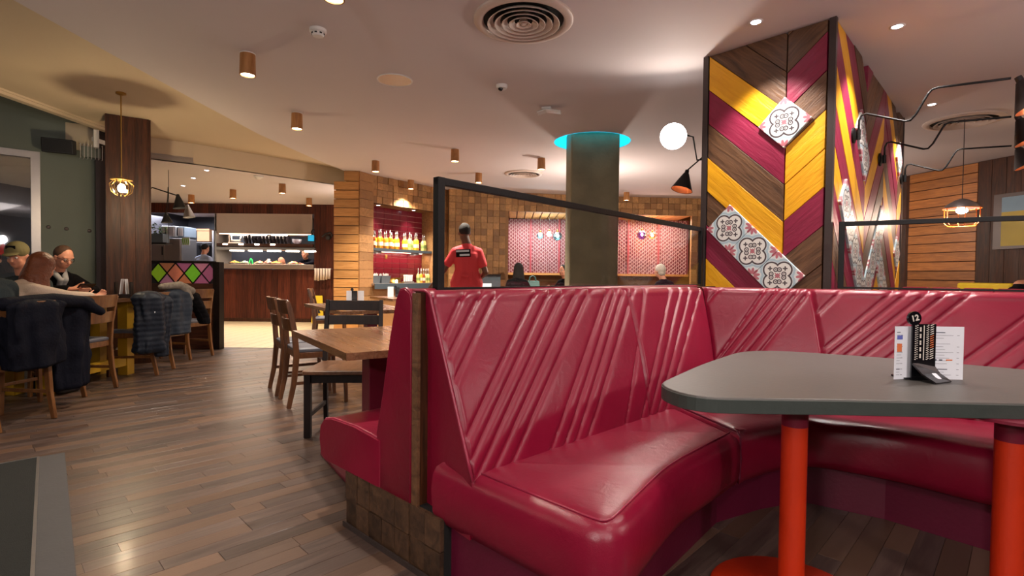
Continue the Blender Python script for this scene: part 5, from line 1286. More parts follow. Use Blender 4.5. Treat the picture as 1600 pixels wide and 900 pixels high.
# dishes of food
zl = fz(413)+.001
foods = [(362, 'salad', (srgb(150, 190, 60), srgb(230, 190, 60), srgb(220, 110, 50))), (378, 'greens', (srgb(90, 160, 60), srgb(200, 210, 190), srgb(160, 190, 120))), (402, 'tomato', (srgb(210, 70, 50), srgb(230, 200, 160), srgb(240, 170, 80))),
         (416, 'onion', (srgb(240, 230, 214), srgb(230, 200, 170), srgb(200, 80, 60))), (428, 'pepper', (srgb(230, 190, 60), srgb(230, 120, 50), srgb(120, 160, 50))), (455, 'relish', (srgb(230, 120, 110), srgb(240, 220, 180), srgb(220, 160, 60)))]
fm = {}
for k, (px, nm, cs) in enumerate(foods):
    names = {'salad': 'leaf salad and peppers', 'greens': 'pale sliced greens', 'tomato': 'chopped tomatoes', 'onion': 'white sliced onion in a mound', 'pepper': 'yellow and orange peppers', 'relish': 'pink relish and bread'}
    pos = {'salad': 'leftmost on the pass ledge', 'greens': 'second from left on the pass ledge', 'tomato': 'in the middle of the pass ledge', 'onion': 'tallest mound on the pass ledge', 'pepper': 'right of the tall mound on the ledge', 'relish': 'rightmost on the pass ledge'}
    x = fx(px); t = thing('food_tray', 'steel tray of '+names[nm]+', '+pos[nm], 'food tray', (x, PY+.12, zl))
    o = part('tray', MB().lathe([(.10, 0), (.135, .03), (.13, .03), (.09, .008)], 20), M['steel'], t); sharp(o.data)
    for j, c in enumerate(cs):
        mb = MB(); 
        for q in range(16):
            a = rr.random()*6.28; R = rr.random()*.09; h = .03+(.09 if nm == 'onion' else .045)*(1-R/.1)*rr.random(); mb.ball((R*cos(a), R*sin(a), h), (.022, .018, .014), 6, 4)
        part('filling', mb, flat('food_'+nm, c, .5, nz=.2), t, kind='stuff')
x = fx(388.5); t = thing('green_tongs', 'pair of bright green tongs standing on the pass ledge', 'tongs', (x, PY+.1, zl)); gm = flat('green_plastic', srgb(30, 190, 80), .4)
part('jaw', MB().bar([(-.04, 0, 0), (-.02, 0, .09), (.0, 0, .13)], .02, .012, up=(0, 1, 0)), gm, t); part('jaw', MB().bar([(.04, 0, 0), (.03, 0, .08), (.0, 0, .13)], .02, .012, up=(0, 1, 0)), gm, t)
p = at(486, 372, PY-.15); t = wthing('order_screen', 'bright cyan tablet hanging from a black hook at the right end of the pass', 'tablet', tuple(p))
wpart('screen', MB().box(tuple(p), (.13, .03, .13)), M['cyan_obj'], t, bevel=.008); wpart('case', MB().box(tuple(p+V(.0, .02, -.0)), (.15, .02, .15)), M['black_plastic'], t)
hk = [p+V(.07, .02, -.2), p+V(.09, .02, .0), p+V(.03, .02, .07), p+V(.0, .02, .14), p+V(.03, .02, .2), p+V(.07, .02, .17)]
wpart('hook', MB().tube(hk, .012, 8, up=(0, 1, 0)), M['black_metal'], t, smooth=True)
p = at(512, 369, PY-.1); t = wthing('headset', 'black headset hung on the boards right of the pass', 'headset', tuple(p)); wpart('band', MB().tube([p+V(-.12, 0, -.02), p+V(-.04, 0, .05), p+V(.06, 0, .08), p+V(.1, 0, .02), p+V(.05, 0, -.05)], .022, 8, up=(0, 1, 0)), M['black_matte'], t, smooth=True); wpart('peg', MB().bx((p.x-.01, p.y, p.z+.05), (p.x+.01, PY, p.z+.07)), M['steel'], t); wpart('ear_cup', MB().ball(tuple(p+V(.02, -.02, -.03)), (.06, .04, .06)), M['black_matte'], t, smooth=True)
a = at(491, 420, PY-.12); b = at(517, 437, PY-.12); t = wthing('towel_rail', 'row of cream cloths hanging from a rail right of the pass', 'cloths', tuple(a))
wpart('rail', MB().tube([(a.x, PY-.12, a.z), (b.x, PY-.12, a.z)], .012, 8, up=(0, 1, 0)), M['steel'], t)
for s_ in (0, 1): wpart('bracket', MB().bx(((a.x, b.x)[s_]-.01, PY-.12, a.z-.01), ((a.x, b.x)[s_]+.01, PY, a.z+.01)), M['steel'], t)
for k in range(6):
    x = a.x+(b.x-a.x)*(k+.5)/6; mb = MB(); mb.sweep([(x, PY-.12, a.z+.01), (x+.005, PY-.13, (a.z+b.z)/2), (x-.004, PY-.125, b.z-rr.uniform(-.02, .03))], [(-.024, -.012), (0, -.02), (.024, -.01), (.02, .01), (-.02, .012)], up=(0, 1, 0)); wpart('cloth', mb, M['white_knit'], t, smooth=True)

# ================================================================ BAR NICHE CONTENTS
bq = math.atan2(qu.y, qu.x)
t = wthing('niche_shelf', 'dark steel shelf across the red tiled bar niche, carrying bottles', 'shelf', (Q(.76)[0], Q(.76)[1], 1.50)); M['shelf_grey'] = flat('dark_grey_shelf', srgb(66, 78, 86), .4)
wpart('shelf_board', MB().prism([Q(.0, .06), Q(1.52, .06), Q(1.52, ND-.03), Q(.0, ND-.03)], 1.50, 1.545), M['shelf_grey'], t); wpart('light_strip', MB().prism([Q(.02, ND-.05), Q(1.5, ND-.05), Q(1.5, ND-.035), Q(.02, ND-.035)], 1.492, 1.499), M['strip'], t)
for s_ in (.3, 1.2): wpart('bracket', MB().prism([Q(s_, .1), Q(s_+.02, .1), Q(s_+.02, ND-.03), Q(s_, ND-.03)], 1.46, 1.499), M['shelf_grey'], t)
t = wthing('niche_counter', 'pale worktop along the bottom of the red tiled bar niche', 'worktop', (Q(.76)[0], Q(.76)[1], .90)); wpart('top', MB().prism([Q(-.0, -.10), Q(1.52, -.10), Q(1.52, ND-.03), Q(.0, ND-.03)], NZ0+.001, NZ0+.035), M['blue_grey'] if 'blue_grey' in M else M['steel'], t); wpart('front_edge', MB().prism([Q(-.0, -.115), Q(1.52, -.115), Q(1.52, -.10), Q(.0, -.10)], NZ0-.06, NZ0+.03), M['shelf_grey'], t)
liq = [flat('amber_liquor', srgb(196, 118, 24), .12, coat=.6, nz=.1, bump=0), flat('golden_liquor', srgb(226, 170, 40), .12, coat=.6, nz=.1, bump=0), flat('brown_liquor', srgb(140, 66, 26), .12, coat=.6, nz=.1, bump=0), flat('pale_liquor', srgb(214, 206, 120), .12, coat=.6, nz=.1, bump=0)]
M['bottle_neck'] = flat('bottle_glass', srgb(120, 110, 96), .1, coat=.6, bump=0); M['label'] = flat('bottle_label', srgb(224, 206, 170), .6); M['label_g'] = flat('bottle_label_green', srgb(120, 140, 70), .6)
protos = {}
def bottle(s, tdep, z, kind, label, group, sc=1.0):
    p = Q(s, tdep)
    if kind not in protos:
        t = thing('bottle', label, 'bottle', (p[0], p[1], z), 0, group); r = .042
        o = part('filled_body', MB().lathe([(r*.9, 0), (r, .008), (r, .15), (r*.9, .175), (r*.5, .20)], 14), liq[kind], t); sharp(o.data, 50)
        o = part('neck', MB().lathe([(r*.5, .20), (r*.32, .22), (r*.30, .265)], 12, cap=False), M['bottle_neck'], t, smooth=True)
        part('pourer', MB().lathe([(r*.34, .265), (r*.34, .285), (r*.12, .292), (r*.10, .325)], 10), M['steel'], t, smooth=True)
        part('bottle_label', MB().lathe([(r+.001, .05), (r+.001, .115)], 14, cap=False), M['label_g' if kind == 3 else 'label'], t, smooth=True); protos[kind] = t
    else: t = dup(protos[kind], (p[0], p[1], z), random.random()*6, label, group)
    t.scale = (sc, sc, sc); return t
kinds = [2, 2, 2, 1, 1, 0, 0, 1, 0, 0, 1, 0]
desc = {0: 'amber', 1: 'golden', 2: 'dark brown', 3: 'pale yellow green'}
ordn = ['first', 'second', 'third', 'fourth', 'fifth', 'sixth', 'seventh', 'eighth', 'ninth', 'tenth', 'eleventh', 'twelfth', 'thirteenth', 'fourteenth', 'fifteenth', 'sixteenth', 'seventeenth', 'eighteenth', 'nineteenth', 'twentieth']
pos = [.06+.064*k for k in range(12)]+[.90, .965, 1.04, 1.11, 1.18, 1.25]+[1.38, 1.45]
kk = kinds+[1, 1, 3, 3, 1, 1]+[3, 3]
for k, (s, kd) in enumerate(zip(pos, kk)):
    bottle(s, .17+.03*(k % 2), 1.546, kd, '%s liquor bottle with pourer, %s from the left on the niche shelf' % (desc[kd], ordn[k]), 'bottles on the niche shelf', 1.0+.06*((k*7) % 3-1))
for k, (s, kd) in enumerate(((1.22, 3), (1.29, 1), (1.36, 2), (1.42, 3), (1.48, 3))):
    bottle(s, .12, NZ0+.036, kd, '%s bottle on the niche worktop, %s from the left' % (desc[kd], ordn[k]), 'bottles on the niche worktop', .85)
def tub(label, s):
    p = Q(s, .12); t = thing('cutlery_tub', label, 'tub', (p[0], p[1], NZ0+.036), bq, 'grey cutlery tubs')
    part('bin', MB().add([(-.085, -.06, 0), (.085, -.06, 0), (.085, .06, 0), (-.085, .06, 0), (-.10, -.075, .13), (.10, -.075, .13), (.10, .075, .13), (-.10, .075, .13)], [(3, 2, 1, 0), (0, 1, 5, 4), (1, 2, 6, 5), (2, 3, 7, 6), (3, 0, 4, 7)]), M['grey_tub'], t)
    mb = MB(); r9 = random.Random(int(s*100))
    for k in range(26): x, y = r9.uniform(-.08, .08), r9.uniform(-.055, .055); mb.bar([(x, y, .03), (x+r9.uniform(-.015, .015), y, .15+r9.random()*.03)], .014, .004)
    part('cutlery', mb, M['white'], t, kind='stuff')
tub('grey tub of cutlery on the niche worktop, left of two', .16); tub('grey tub of cutlery on the niche worktop, right of two', .38)
p = Q(.98, .14); t = thing('straw_rack', 'white rack of upright cups between tubs and bottles on the worktop', 'rack', (p[0], p[1], NZ0+.036), bq)
for k in range(5):
    x = -.09+.045*k; o = part('cup', MB().lathe([(.015, 0), (.021, .10), (.023, .10), (.023, .112), (.02, .116)], 12, Matrix.Translation((x, 0, .03))), M['white'], t); sharp(o.data)
part('stand', MB().box((0, 0, .015), (.24, .07, .03)), M['steel'], t)
p = Q(.70, .14); t = thing('brass_tray', 'small brass box with glowing candle on the niche worktop', 'candle box', (p[0], p[1], NZ0+.036), bq); part('box', MB().bx((-.13, -.05, 0), (.13, .05, .01)).bx((-.13, .04, .01), (.13, .05, .09)).bx((-.13, -.05, .085), (.13, .05, .095)), M['brass'], t); part('candle', MB().lathe([(.02, .01), (.02, .05), (.005, .06)], 12), M['lamp_warm'], t)
pw_ = V(*Q(.62, ND-.03)); t = wthing('wall_plaque', 'tiny brass plaque on the red tiles under the niche shelf', 'plaque', (pw_.x, pw_.y, 1.4)); wpart('plate', MB().box((pw_.x, pw_.y, 1.41), (.05, .006, .08), rz=bq), M['brass'], t); wpart('screw', MB().ball((pw_.x-.003, pw_.y-.004, 1.44), .005), M['steel'], t)
# far menu holders and cards
menu_holder('black menu holder on the middle oak table, in front of the timber post', (-1.90, 6.33, .741), radians(12), False)
menu_card('white menu card left of the black holder on the middle oak table', (-1.965, 6.35, .741), radians(15), .075, .15, (-.03, .03), lines=False)
menu_card('white menu card right of the black holder on the middle oak table', (-1.83, 6.35, .741), radians(8), .075, .15, (-.03, .03), lines=False)
menu_holder('black menu holder on the farthest oak table before the bar niche', (-1.78, 8.15, .741), radians(8), False)
menu_card('white menu card left of the holder on the farthest oak table', (-1.89, 8.17, .741), radians(10), .09, .16, (-.03, .03), lines=False)
# menu rack on the window table in front of the wooden column
t = thing('menu_rack', 'dark condiment rack with two white menus on the window table before the column', 'rack', (-4.07, 5.50, .8185), radians(20))
part('tray', MB().box((0, 0, .02), (.14, .10, .04)), M['black_wood'], t); part('menu', MB().box((-.03, 0, .11), (.006, .08, .17), Matrix.Rotation(radians(6), 4, 'Y')), M['paper'], t); part('menu', MB().box((.035, 0, .11), (.006, .08, .17), Matrix.Rotation(radians(-4), 4, 'Y')), M['paper'], t)
for s_ in (-1, 1): part('side_post', MB().box((s_*.068, 0, .09), (.01, .09, .15)), M['black_wood'], t)
# wet floor sign
p = onz(497, 504, 0); t = thing('wet_floor_sign', 'yellow folding floor sign standing by the timber post', 'floor sign', tuple(p), radians(15))
for s_ in (-1, 1):
    part('panel', MB().add([(-.13, s_*.14-.006, 0), (.13, s_*.14-.006, 0), (.09, -.006, .60), (-.09, -.006, .60), (-.13, s_*.14+.006, 0), (.13, s_*.14+.006, 0), (.09, .006, .60), (-.09, .006, .60)], [(0, 1, 2, 3), (4, 7, 6, 5), (0, 4, 5, 1), (1, 5, 6, 2), (2, 6, 7, 3), (3, 7, 4, 0)]), M['yellow_plastic'], t)
part('warning_print', MB().add([(-.06, -.115, .22), (.06, -.115, .22), (0, -.085, .38)], [(0, 1, 2)]), M['black_matte'], t)

# ================================================================ RIGHT SIDE AND BACK ROOM
t = wthing('wall_picture', 'framed abstract picture in yellow and blue on the dark right wall', 'picture', (6.6, 7.2, 1.5)); u = (R1-R0).normalized(); nin = Vector((-u.y, u.x))
def RW(px, off):                                                  # point on the right wall line seen at column px
    r = ray(px, 350); k = r[0]/r[1]; s = (k*R0.y-R0.x)/(u.x-k*u.y); return R0+u*s-nin*0+Vector((u.y, -u.x))*off
nw = Vector((u.y, -u.x)); nw = nw if nw.x < 0 else -nw
def RWp(px, off): r = ray(px, 350); k = r[0]/r[1]; s = (k*R0.y-R0.x)/(u.x-k*u.y); return R0+u*s+nw*off
a, b = RWp(1557, .03), RWp(1660, .03); zt, zb_ = at(1557, 305, a.y).z, at(1557, 390, a.y).z
def wallslab(p, q, z0, z1, off, th): return MB().prism([p+nw*off, q+nw*off, q+nw*(off+th), p+nw*(off+th)], z0, z1)
wpart('frame', wallslab(a, b, zb_, zt, .0, .03), M['trim_metal'], t)
pa_, pb_ = flat('picture_blue', srgb(110, 140, 160), .5, nz=.2, sc=4), flat('picture_yellow', srgb(170, 146, 30), .5, nz=.25, sc=4)
a2, b2 = a+u*.10, b-u*.05; wpart('blue_field', wallslab(a2, b2, (zt*2+zb_)/3, zt-.05, .03, .004), pa_, t); wpart('yellow_field', wallslab(a2, b2, zb_+.04, (zt*2+zb_)/3, .03, .004), pb_, t)
# burgundy bench and yellow bench beyond the right screen
t = wthing('booth_bench', 'burgundy bench back beyond the right glass screen', 'bench', (4.6, 4.8, 0)); Pq, Pr = V(3.55, 4.25), V(6.2, 3.0)
Pq, Pr = V(4.32, 5.85), V(5.35, 4.3); bu = (Pr-Pq).normalized(); bn = Vector((-bu.y, bu.x)); n = 7; L = (Pr-Pq).length/n
for k in range(n):
    a = Pq+bu*L*k; o = wpart('backrest_panel', MB().slab([a+bu*.003, a+bu*(L-.003), a+bu*(L-.003)+bn*.12, a+bu*.003+bn*.12], [(.0, .35), (0, .96), (.01, 1.0), (.04, 1.02)]), M['leather'], t); sharp(o.data, 50)
wpart('seat_cushion', MB().prism([Pq+bn*.12, Pr+bn*.12, Pr+bn*.6, Pq+bn*.6], .30, .45), M['leather'], t, bevel=.03); wpart('kick_panel', MB().prism([Pq+bn*.02, Pr+bn*.02, Pr+bn*.55, Pq+bn*.55], 0, .30), M['vinyl_dark'], t)
t = wthing('yellow_bench', 'yellow upholstered bench back against the slatted right wall', 'bench', (6.0, 7.0, 0)); a, b = at(1494, 446, 7.2), at(1580, 446, 6.4); a, b = V(a.x, a.y), V(b.x, b.y); yu = (b-a).normalized(); yn = Vector((-yu.y, yu.x))
wpart('backrest', MB().prism([a, b, b+yn*.12, a+yn*.12], .4, at(1540, 442, 6.8).z), M['yellow_seat'] if 'yellow_seat' in M else M['yellow_plastic'], t, bevel=.03); wpart('seat', MB().prism([a-yn*.45, b-yn*.45, b, a], .2, .45), M['yellow_plastic'], t, bevel=.03); wpart('base', MB().prism([a-yn*.4, b-yn*.4, b, a], 0, .2), M['dark_wood'], t)
# grey half wall, card, maroon bench, bag in the back room
a, b = at(738, 430, 8.6), at(782, 430, 8.6); t = wthing('low_partition', 'dark grey low partition behind the staff member in red', 'partition', (a.x, 8.6, 0)); wpart('panel', MB().bx((a.x, 8.6, 0), (b.x, 8.66, a.z)), M['shelf_grey'], t); wpart('capping', MB().bx((a.x-.01, 8.58, a.z), (b.x+.01, 8.68, a.z+.02)), M['black_wood'], t)
a = at(761, 447, 8.3); t = wthing('reserved_card', 'small white card on a stand before the grey low partition', 'card', (a.x, 8.3, a.z-.05)); wpart('card', MB().box((a.x, 8.3, a.z), (.14, .006, .085)), M['paper'], t); wpart('stand', MB().box((a.x, 8.3, a.z-.24), (.02, .02, .40)), M['black_metal'], t); wpart('stand_base', MB().box((a.x, 8.3, a.z-.45), (.2, .2, .02)), M['black_metal'], t)
zt = a.z-.46; t = wthing('side_table', 'plain wooden table under the small white card', 'table', (a.x, 8.3, 0)); wpart('top', MB().box((a.x, 8.3, zt-.018), (.7, .5, .03)), M['oak'], t); wpart('leg', MB().box((a.x, 8.3, (zt-.03)/2), (.08, .08, zt-.03)), M['black_metal'], t); wpart('base_plate', MB().box((a.x, 8.3, .01), (.4, .4, .02)), M['black_metal'], t)
a, b = at(884, 440, 7.9), at(958, 446, 7.9); t = wthing('booth_bench', 'dark burgundy bench back at the foot of the concrete column', 'bench', (a.x, 7.9, 0)); o = wpart('backrest', MB().bx((a.x, 7.6, .35), (b.x, 7.74, a.z)), M['leather'], t, bevel=.03); wpart('seat', MB().bx((a.x, 7.1+.02, .28), (b.x, 7.6, .45)), M['leather'], t, bevel=.03); wpart('base', MB().bx((a.x, 7.2, 0), (b.x, 7.7, .28)), M['vinyl_dark'], t)
# table with bag in the left booth
a = at(845, 445, 10.3); t = wthing('booth_table', 'table in the left lit booth with a teal bag on it', 'table', (a.x, 10.2, 0)); wpart('top', MB().box((a.x, 10.2, .78), (1.1, .6, .03)), M['oak'], t); wpart('leg', MB().box((a.x, 10.2, .39), (.08, .08, .75)), M['black_metal'], t); wpart('base_plate', MB().box((a.x, 10.2, .01), (.4, .4, .02)), M['black_metal'], t)
b = at(832, 440, 10.2); t = thing('handbag', 'teal leather handbag with two handles on the booth table', 'bag', (b.x, 10.2, .796), radians(8))
o = part('body', MB().add([(-.15, -.06, 0), (.15, -.06, 0), (.15, .06, 0), (-.15, .06, 0), (-.13, -.03, .20), (.13, -.03, .20), (.13, .03, .20), (-.13, .03, .20)], [(3, 2, 1, 0), (4, 5, 6, 7), (0, 1, 5, 4), (1, 2, 6, 5), (2, 3, 7, 6), (3, 0, 4, 7)]), M['teal_bag'], t, bevel=.02)
for y in (-.03, .03): part('handle', MB().tube([(-.07, y, .19), (-.05, y, .27), (0, y, .30), (.05, y, .27), (.07, y, .19)], .008, 6, up=(0, 1, 0)), M['teal_bag'], t, smooth=True)
b = at(870, 443, 10.1); 
for k, (dx_, lab) in enumerate(((0, 'small glass tumbler on the booth table, right of the teal bag'), (-.12, 'small white cup on the booth table beside the teal bag'))):
    t = thing('tumbler', lab, 'glass' if k == 0 else 'cup', (b.x+dx_, 10.05, .796)); o = part('wall', MB().lathe([(.028, 0), (.035, .10), (.033, .10), (.026, .006)], 16), M['white'], t); sharp(o.data)
    part('rim', MB().tube([(.034*cos(2*pi*q/16), .034*sin(2*pi*q/16), .10) for q in range(16)], .002, 5, closed=True), M['white'], t)

# ================================================================ PEOPLE
def remeshed(name, mb, mt, parent, vox, it=3, fac=.5, kind=None):
    o = part(name, mb, mt, parent, smooth=True)
    m = o.modifiers.new('remesh', 'REMESH'); m.mode = 'VOXEL'; m.voxel_size = vox; m.use_smooth_shade = True
    s = o.modifiers.new('smooth', 'SMOOTH'); s.iterations = it; s.factor = fac
    return o
def hand(mb, wrist, d, side, k=1.0, curl=.5):
    """palm and five separate fingers; d along the forearm, side towards the thumb"""
    d = Vector(d).normalized(); s = (Vector(side)-d*Vector(side).dot(d)).normalized(); n = d.cross(s)
    w_ = Vector(wrist)
    for q in (-.026, -.009, .009, .026): mb.cap(w_+s*q*.7*k, .017*k, w_+d*.085*k+s*q*k, .0125*k, 8)
    for i, (q, L) in enumerate(((.030, .068), (.010, .078), (-.010, .072), (-.030, .056))):
        a = w_+d*.088*k+s*q*k; b = a+(d*cos(curl)+n*sin(curl))*L*.5*k; c = b+(d*cos(curl*2.2)+n*sin(curl*2.2))*L*.5*k
        mb.cap(a, .0092*k, b, .0085*k, 8); mb.cap(b, .0085*k, c, .0072*k, 8)
    a = w_+d*.025*k+s*.025*k; b = a+(d*.6+s*.75+n*.25)*.045*k; c = b+(d*.85+s*.2+n*.45)*.035*k
    mb.cap(a, .012*k, b, .010*k, 8); mb.cap(b, .010*k, c, .008*k, 8)
def figure(name_label, root, rz, J, skin='skin', top='black_cloth', trousers='denim', hair='hair_dark', hairstyle='short', sleeves='long', vox=.009, shoes=True, yaw=0, tilt=0, bulk=1.0, cat='person', eyes=True, legs=True):
    t = thing('person', name_label, cat, root, rz)
    v = {k: Vector(p) for k, p in J.items()}; H = v['head']
    R = Matrix.Translation(H) @ Matrix.Rotation(yaw, 4, 'Z') @ Matrix.Rotation(-tilt, 4, 'X')
    b = MB()
    b.ball((0, 0, .02), (.074, .092, .100), 20, 14, R); b.ball((0, .022, -.045), (.058, .068, .068), 16, 12, R); b.ball((0, .060, -.078), (.028, .026, .024), 12, 8, R)
    b.cap(R @ Vector((0, .088, .012)), .010, R @ Vector((0, .104, -.022)), .0135, 10)
    for s in (-1, 1):
        b.ball((s*.076, -.004, -.008), (.010, .018, .030), 10, 8, R); b.cap(R @ Vector((s*.014, .083, .032)), .011, R @ Vector((s*.046, .072, .030)), .010, 8)
        b.ball((s*.036, .062, -.028), (.022, .020, .022), 10, 8, R)
        b.cap(R @ Vector((s*.004, .082, -.052)), .007, R @ Vector((s*.020, .076, -.052)), .006, 8)
    b.cap(R @ Vector((0, -.012, -.05)), .056, v['neck'], .060, 14); b.cap(v['neck'], .056, v['chest']+V(0, 0, .02), .07, 14)
    b.cap(v['chest'], .075, v['pelvis'], .09, 14)
    for s in 'LR':
        b.cap(v['chest']+V(0, 0, .03), .06, v['sh'+s], .045, 10); b.cap(v['sh'+s], .046, v['el'+s], .038, 12); b.cap(v['el'+s], .038, v['ha'+s], .025, 12)
        d = v['ha'+s]-v['el'+s]; hand(b, v['ha'+s], d, V(-1 if s == 'R' else 1, .2, .4), 1.0, .55)
        if legs: b.cap(v['hip'+s], .07, v['kn'+s], .05, 10); b.cap(v['kn'+s], .05, v['an'+s], .038, 10)
    remeshed('body', b, M[skin], t, vox, 2, .4)
    c = MB(); k = bulk
    sw = (v['shL']-v['shR']).length
    c.cap(v['shL'], .060*k, v['shR'], .060*k, 16)
    for s in 'LR': c.cap(v['neck']-V(0, 0, .035), .05*k, v['sh'+s]+V(0, 0, .0), .058*k, 12); mid = (v['chest']+v['pelvis'])/2
    for q in (-.5, -.2, .2, .5):
        o_ = (v['shL']-v['shR'])*.62*q; o2 = (v['shL']-v['shR']).normalized()*.24*q
        c.cap(v['chest']+o_*.75, .098*k, mid+o2*.55, .092*k, 14); c.cap(mid+o2*.55, .092*k, v['pelvis']+o2*.8, .126*k, 14)
    c.cap(v['chest']+V(0, 0, .07), .075*k, v['neck']-V(0, 0, .015), .064, 14)
    for s in 'LR':
        e = v['el'+s]; a = v['sh'+s]
        if sleeves == 'long': c.cap(a, .060*k, e, .050*k, 14); c.cap(e, .054*k, e.lerp(v['ha'+s], .9), .040*k, 14)
        else: c.cap(a, .060*k, a.lerp(e, .62), .058*k, 14)
    if not legs or sleeves == 'short': c.cap(v['pelvis']+V(-.06, 0, -.06), .134*k, v['pelvis']+V(.06, 0, -.06), .134*k, 14)
    tp_ = remeshed('top', c, M[top], t, .011, 5, .5)
    if legs:
        l = MB(); l.cap(v['hipL'], .10, v['hipR'], .10, 14); l.cap(v['pelvis'], .118, (v['hipL']+v['hipR'])/2, .11, 14)
        for s in 'LR': l.cap(v['hip'+s], .092, v['kn'+s], .066, 12); l.cap(v['kn'+s], .066, v['an'+s]+V(0, 0, .03), .050, 12)
        remeshed('trousers', l, M[trousers], t, .014, 4, .5)
        for s in 'LR':
            a = v['an'+s]; sh_ = MB().cap(a+V(0, -.03, -.045), .038, a+V(0, .13, -.052), .034, 12); sh_.cap(a+V(0, -.02, -.02), .042, a+V(0, -.01, .01), .045, 12); remeshed('shoe', sh_, M['black_matte'], t, .01, 3, .5)
    h = MB()
    if hairstyle == 'short': h.ball((0, -.014, .036), (.079, .090, .094), 20, 14, R)
    elif hairstyle == 'full': h.ball((0, -.020, .034), (.088, .098, .100), 20, 14, R); h.ball((0, -.05, -.03), (.075, .055, .06), 14, 10, R)
    elif hairstyle == 'long':
        h.ball((0, -.018, .036), (.090, .104, .106), 20, 14, R)
        rh = random.Random(5)
        for i in range(22):
            a_ = pi*(1.08+.84*i/21)+pi*0; an = radians(-20)+(radians(220))*i/21; ca_, sa_ = cos(pi+an), sin(pi+an)
            x0_, y0_ = .070*cos(an+pi), .078*sin(an+pi)-.014; f = rh.uniform(.85, 1.2)
            p0_ = R @ Vector((x0_*.9, y0_, .03)); p1_ = R @ Vector((x0_*1.25, y0_*1.0-.01, -.10)); p2_ = p1_+V(x0_*.25+rh.uniform(-.012, .012), rh.uniform(-.01, .015), -.13*f); p3_ = p2_+V(rh.uniform(-.015, .015), .01, -.07*f)
            h.cap(p0_, .026, p1_, .022, 8); h.cap(p1_, .022, p2_, .017, 8); h.cap(p2_, .017, p3_, .008, 8)
    if hairstyle not in ('none', 'cap'): remeshed('hair', h, M[hair], t, .0075 if hairstyle == 'long' else .009, 1 if hairstyle == 'long' else 2, .4)
    if eyes:
        for s in (-1, 1):
            eye = part('eye', MB().ball((s*.029, .0775, .008), .0115, 12, 8, R), M['white'], t, smooth=True); part('iris', MB().ball((s*.029, .0865, .007), .0048, 10, 6, R), M['hair_dark'], eye, smooth=True)
        part('mouth', MB().ball((0, .085, -.052), (.020, .006, .0045), 12, 6, R), M['lips'], t, smooth=True)
    return t, R, v
M['lips'] = flat('lips', srgb(168, 92, 84), .5)
SIT = dict(head=(0, .10, 1.20), neck=(0, .04, 1.05), chest=(0, .01, .90), pelvis=(0, -.02, .56), shL=(-.155, .01, .965), shR=(.155, .01, .965), elL=(-.26, .12, .74), elR=(.26, .12, .74), haL=(-.14, .36, .82), haR=(.14, .36, .82),
           hipL=(-.10, .02, .54), hipR=(.10, .02, .54), knL=(-.13, .42, .52), knR=(.13, .42, .52), anL=(-.13, .44, .09), anR=(.13, .44, .09))
STD = dict(head=(0, .03, 1.645), neck=(0, -.01, 1.50), chest=(0, -.02, 1.33), pelvis=(0, -.01, .98), shL=(-.155, -.02, 1.40), shR=(.155, -.02, 1.40), elL=(-.25, -.03, 1.12), elR=(.25, -.03, 1.12), haL=(-.27, .10, .90), haR=(.27, .10, .90),
           hipL=(-.10, -.01, .92), hipR=(.10, -.01, .92), knL=(-.11, .04, .50), knR=(.11, .0, .50), anL=(-.12, .02, .09), anR=(.12, -.06, .09))
def pose(base, **k): d = dict(base); d.update(k); return d
# the man with glasses reading his phone
fM = Vector((.93, -.36)); rootM = (-4.97, 5.62, 0)
tM, RM, vM = figure('man in glasses, black coat and pale scarf, seated behind the window table', rootM, ang(fM),
    pose(SIT, head=(0, .26, 1.235), neck=(0, .17, 1.09), chest=(0, .09, .94), shL=(-.175, .10, 1.0), shR=(.175, .10, 1.0), elL=(-.26, .30, .88), elR=(.27, .27, .88), haL=(-.06, .56, .91), haR=(.10, .55, .91)),
    hair='hair_short', hairstyle='short', vox=.0065, tilt=radians(24), yaw=radians(8), bulk=1.12)
g = MB()
for s in (-1, 1): g.tube([RM @ Vector((s*.032+.021*cos(a), .0965-.006*abs(cos(a)), .004+.015*sin(a))) for a in [2*pi*k/16 for k in range(16)]], .0022, 6, closed=True, up=(0, 1, 0)); g.tube([RM @ Vector((s*.052, .092, .008)), RM @ Vector((s*.078, .04, .010)), RM @ Vector((s*.082, -.01, .006))], .0024, 6)
g.tube([RM @ Vector((-.012, .099, .008)), RM @ Vector((.012, .099, .008))], .0022, 6); part('glasses', g, M['black_plastic'], tM, smooth=True)
c = MB()
for s in (-1, 1): c.cap(vM['neck']+V(s*.055, -.01, .02), .030, vM['neck']+V(s*.025, .09, -.09), .026, 12); c.cap(vM['neck']+V(s*.025, .09, -.09), .026, vM['chest']+V(s*.02, .12, -.02), .020, 12)
c.cap(vM['neck']+V(-.05, -.05, .02), .03, vM['neck']+V(.05, -.05, .02), .03, 12); remeshed('scarf', c, M['scarf'], tM, .008, 2, .4)
c = MB()
for s in (-1, 0, 1): c.cap(vM['neck']+V(s*.07, -.09, -.01), .05, vM['neck']+V(s*.10, -.07+.04*abs(s), -.06), .055, 12)
remeshed('hood', c, M['black_cloth'], tM, .01, 3, .5)
ph = V(.02, .68, .945); Wm = Matrix.Translation(rootM) @ Matrix.Rotation(ang(fM), 4, 'Z'); pw2 = Wm @ ph
t = thing('mobile_phone', 'dark phone held by the man in glasses above the window table', 'phone', tuple(pw2), ang(fM)); part('case', MB().box((0, 0, 0), (.145, .072, .009), Matrix.Rotation(radians(35), 4, 'X')), M['black_plastic'], t, bevel=.003); part('screen', MB().box((0, 0, .0052), (.135, .064, .001), Matrix.Rotation(radians(35), 4, 'X')), M['shelf_grey'], t)
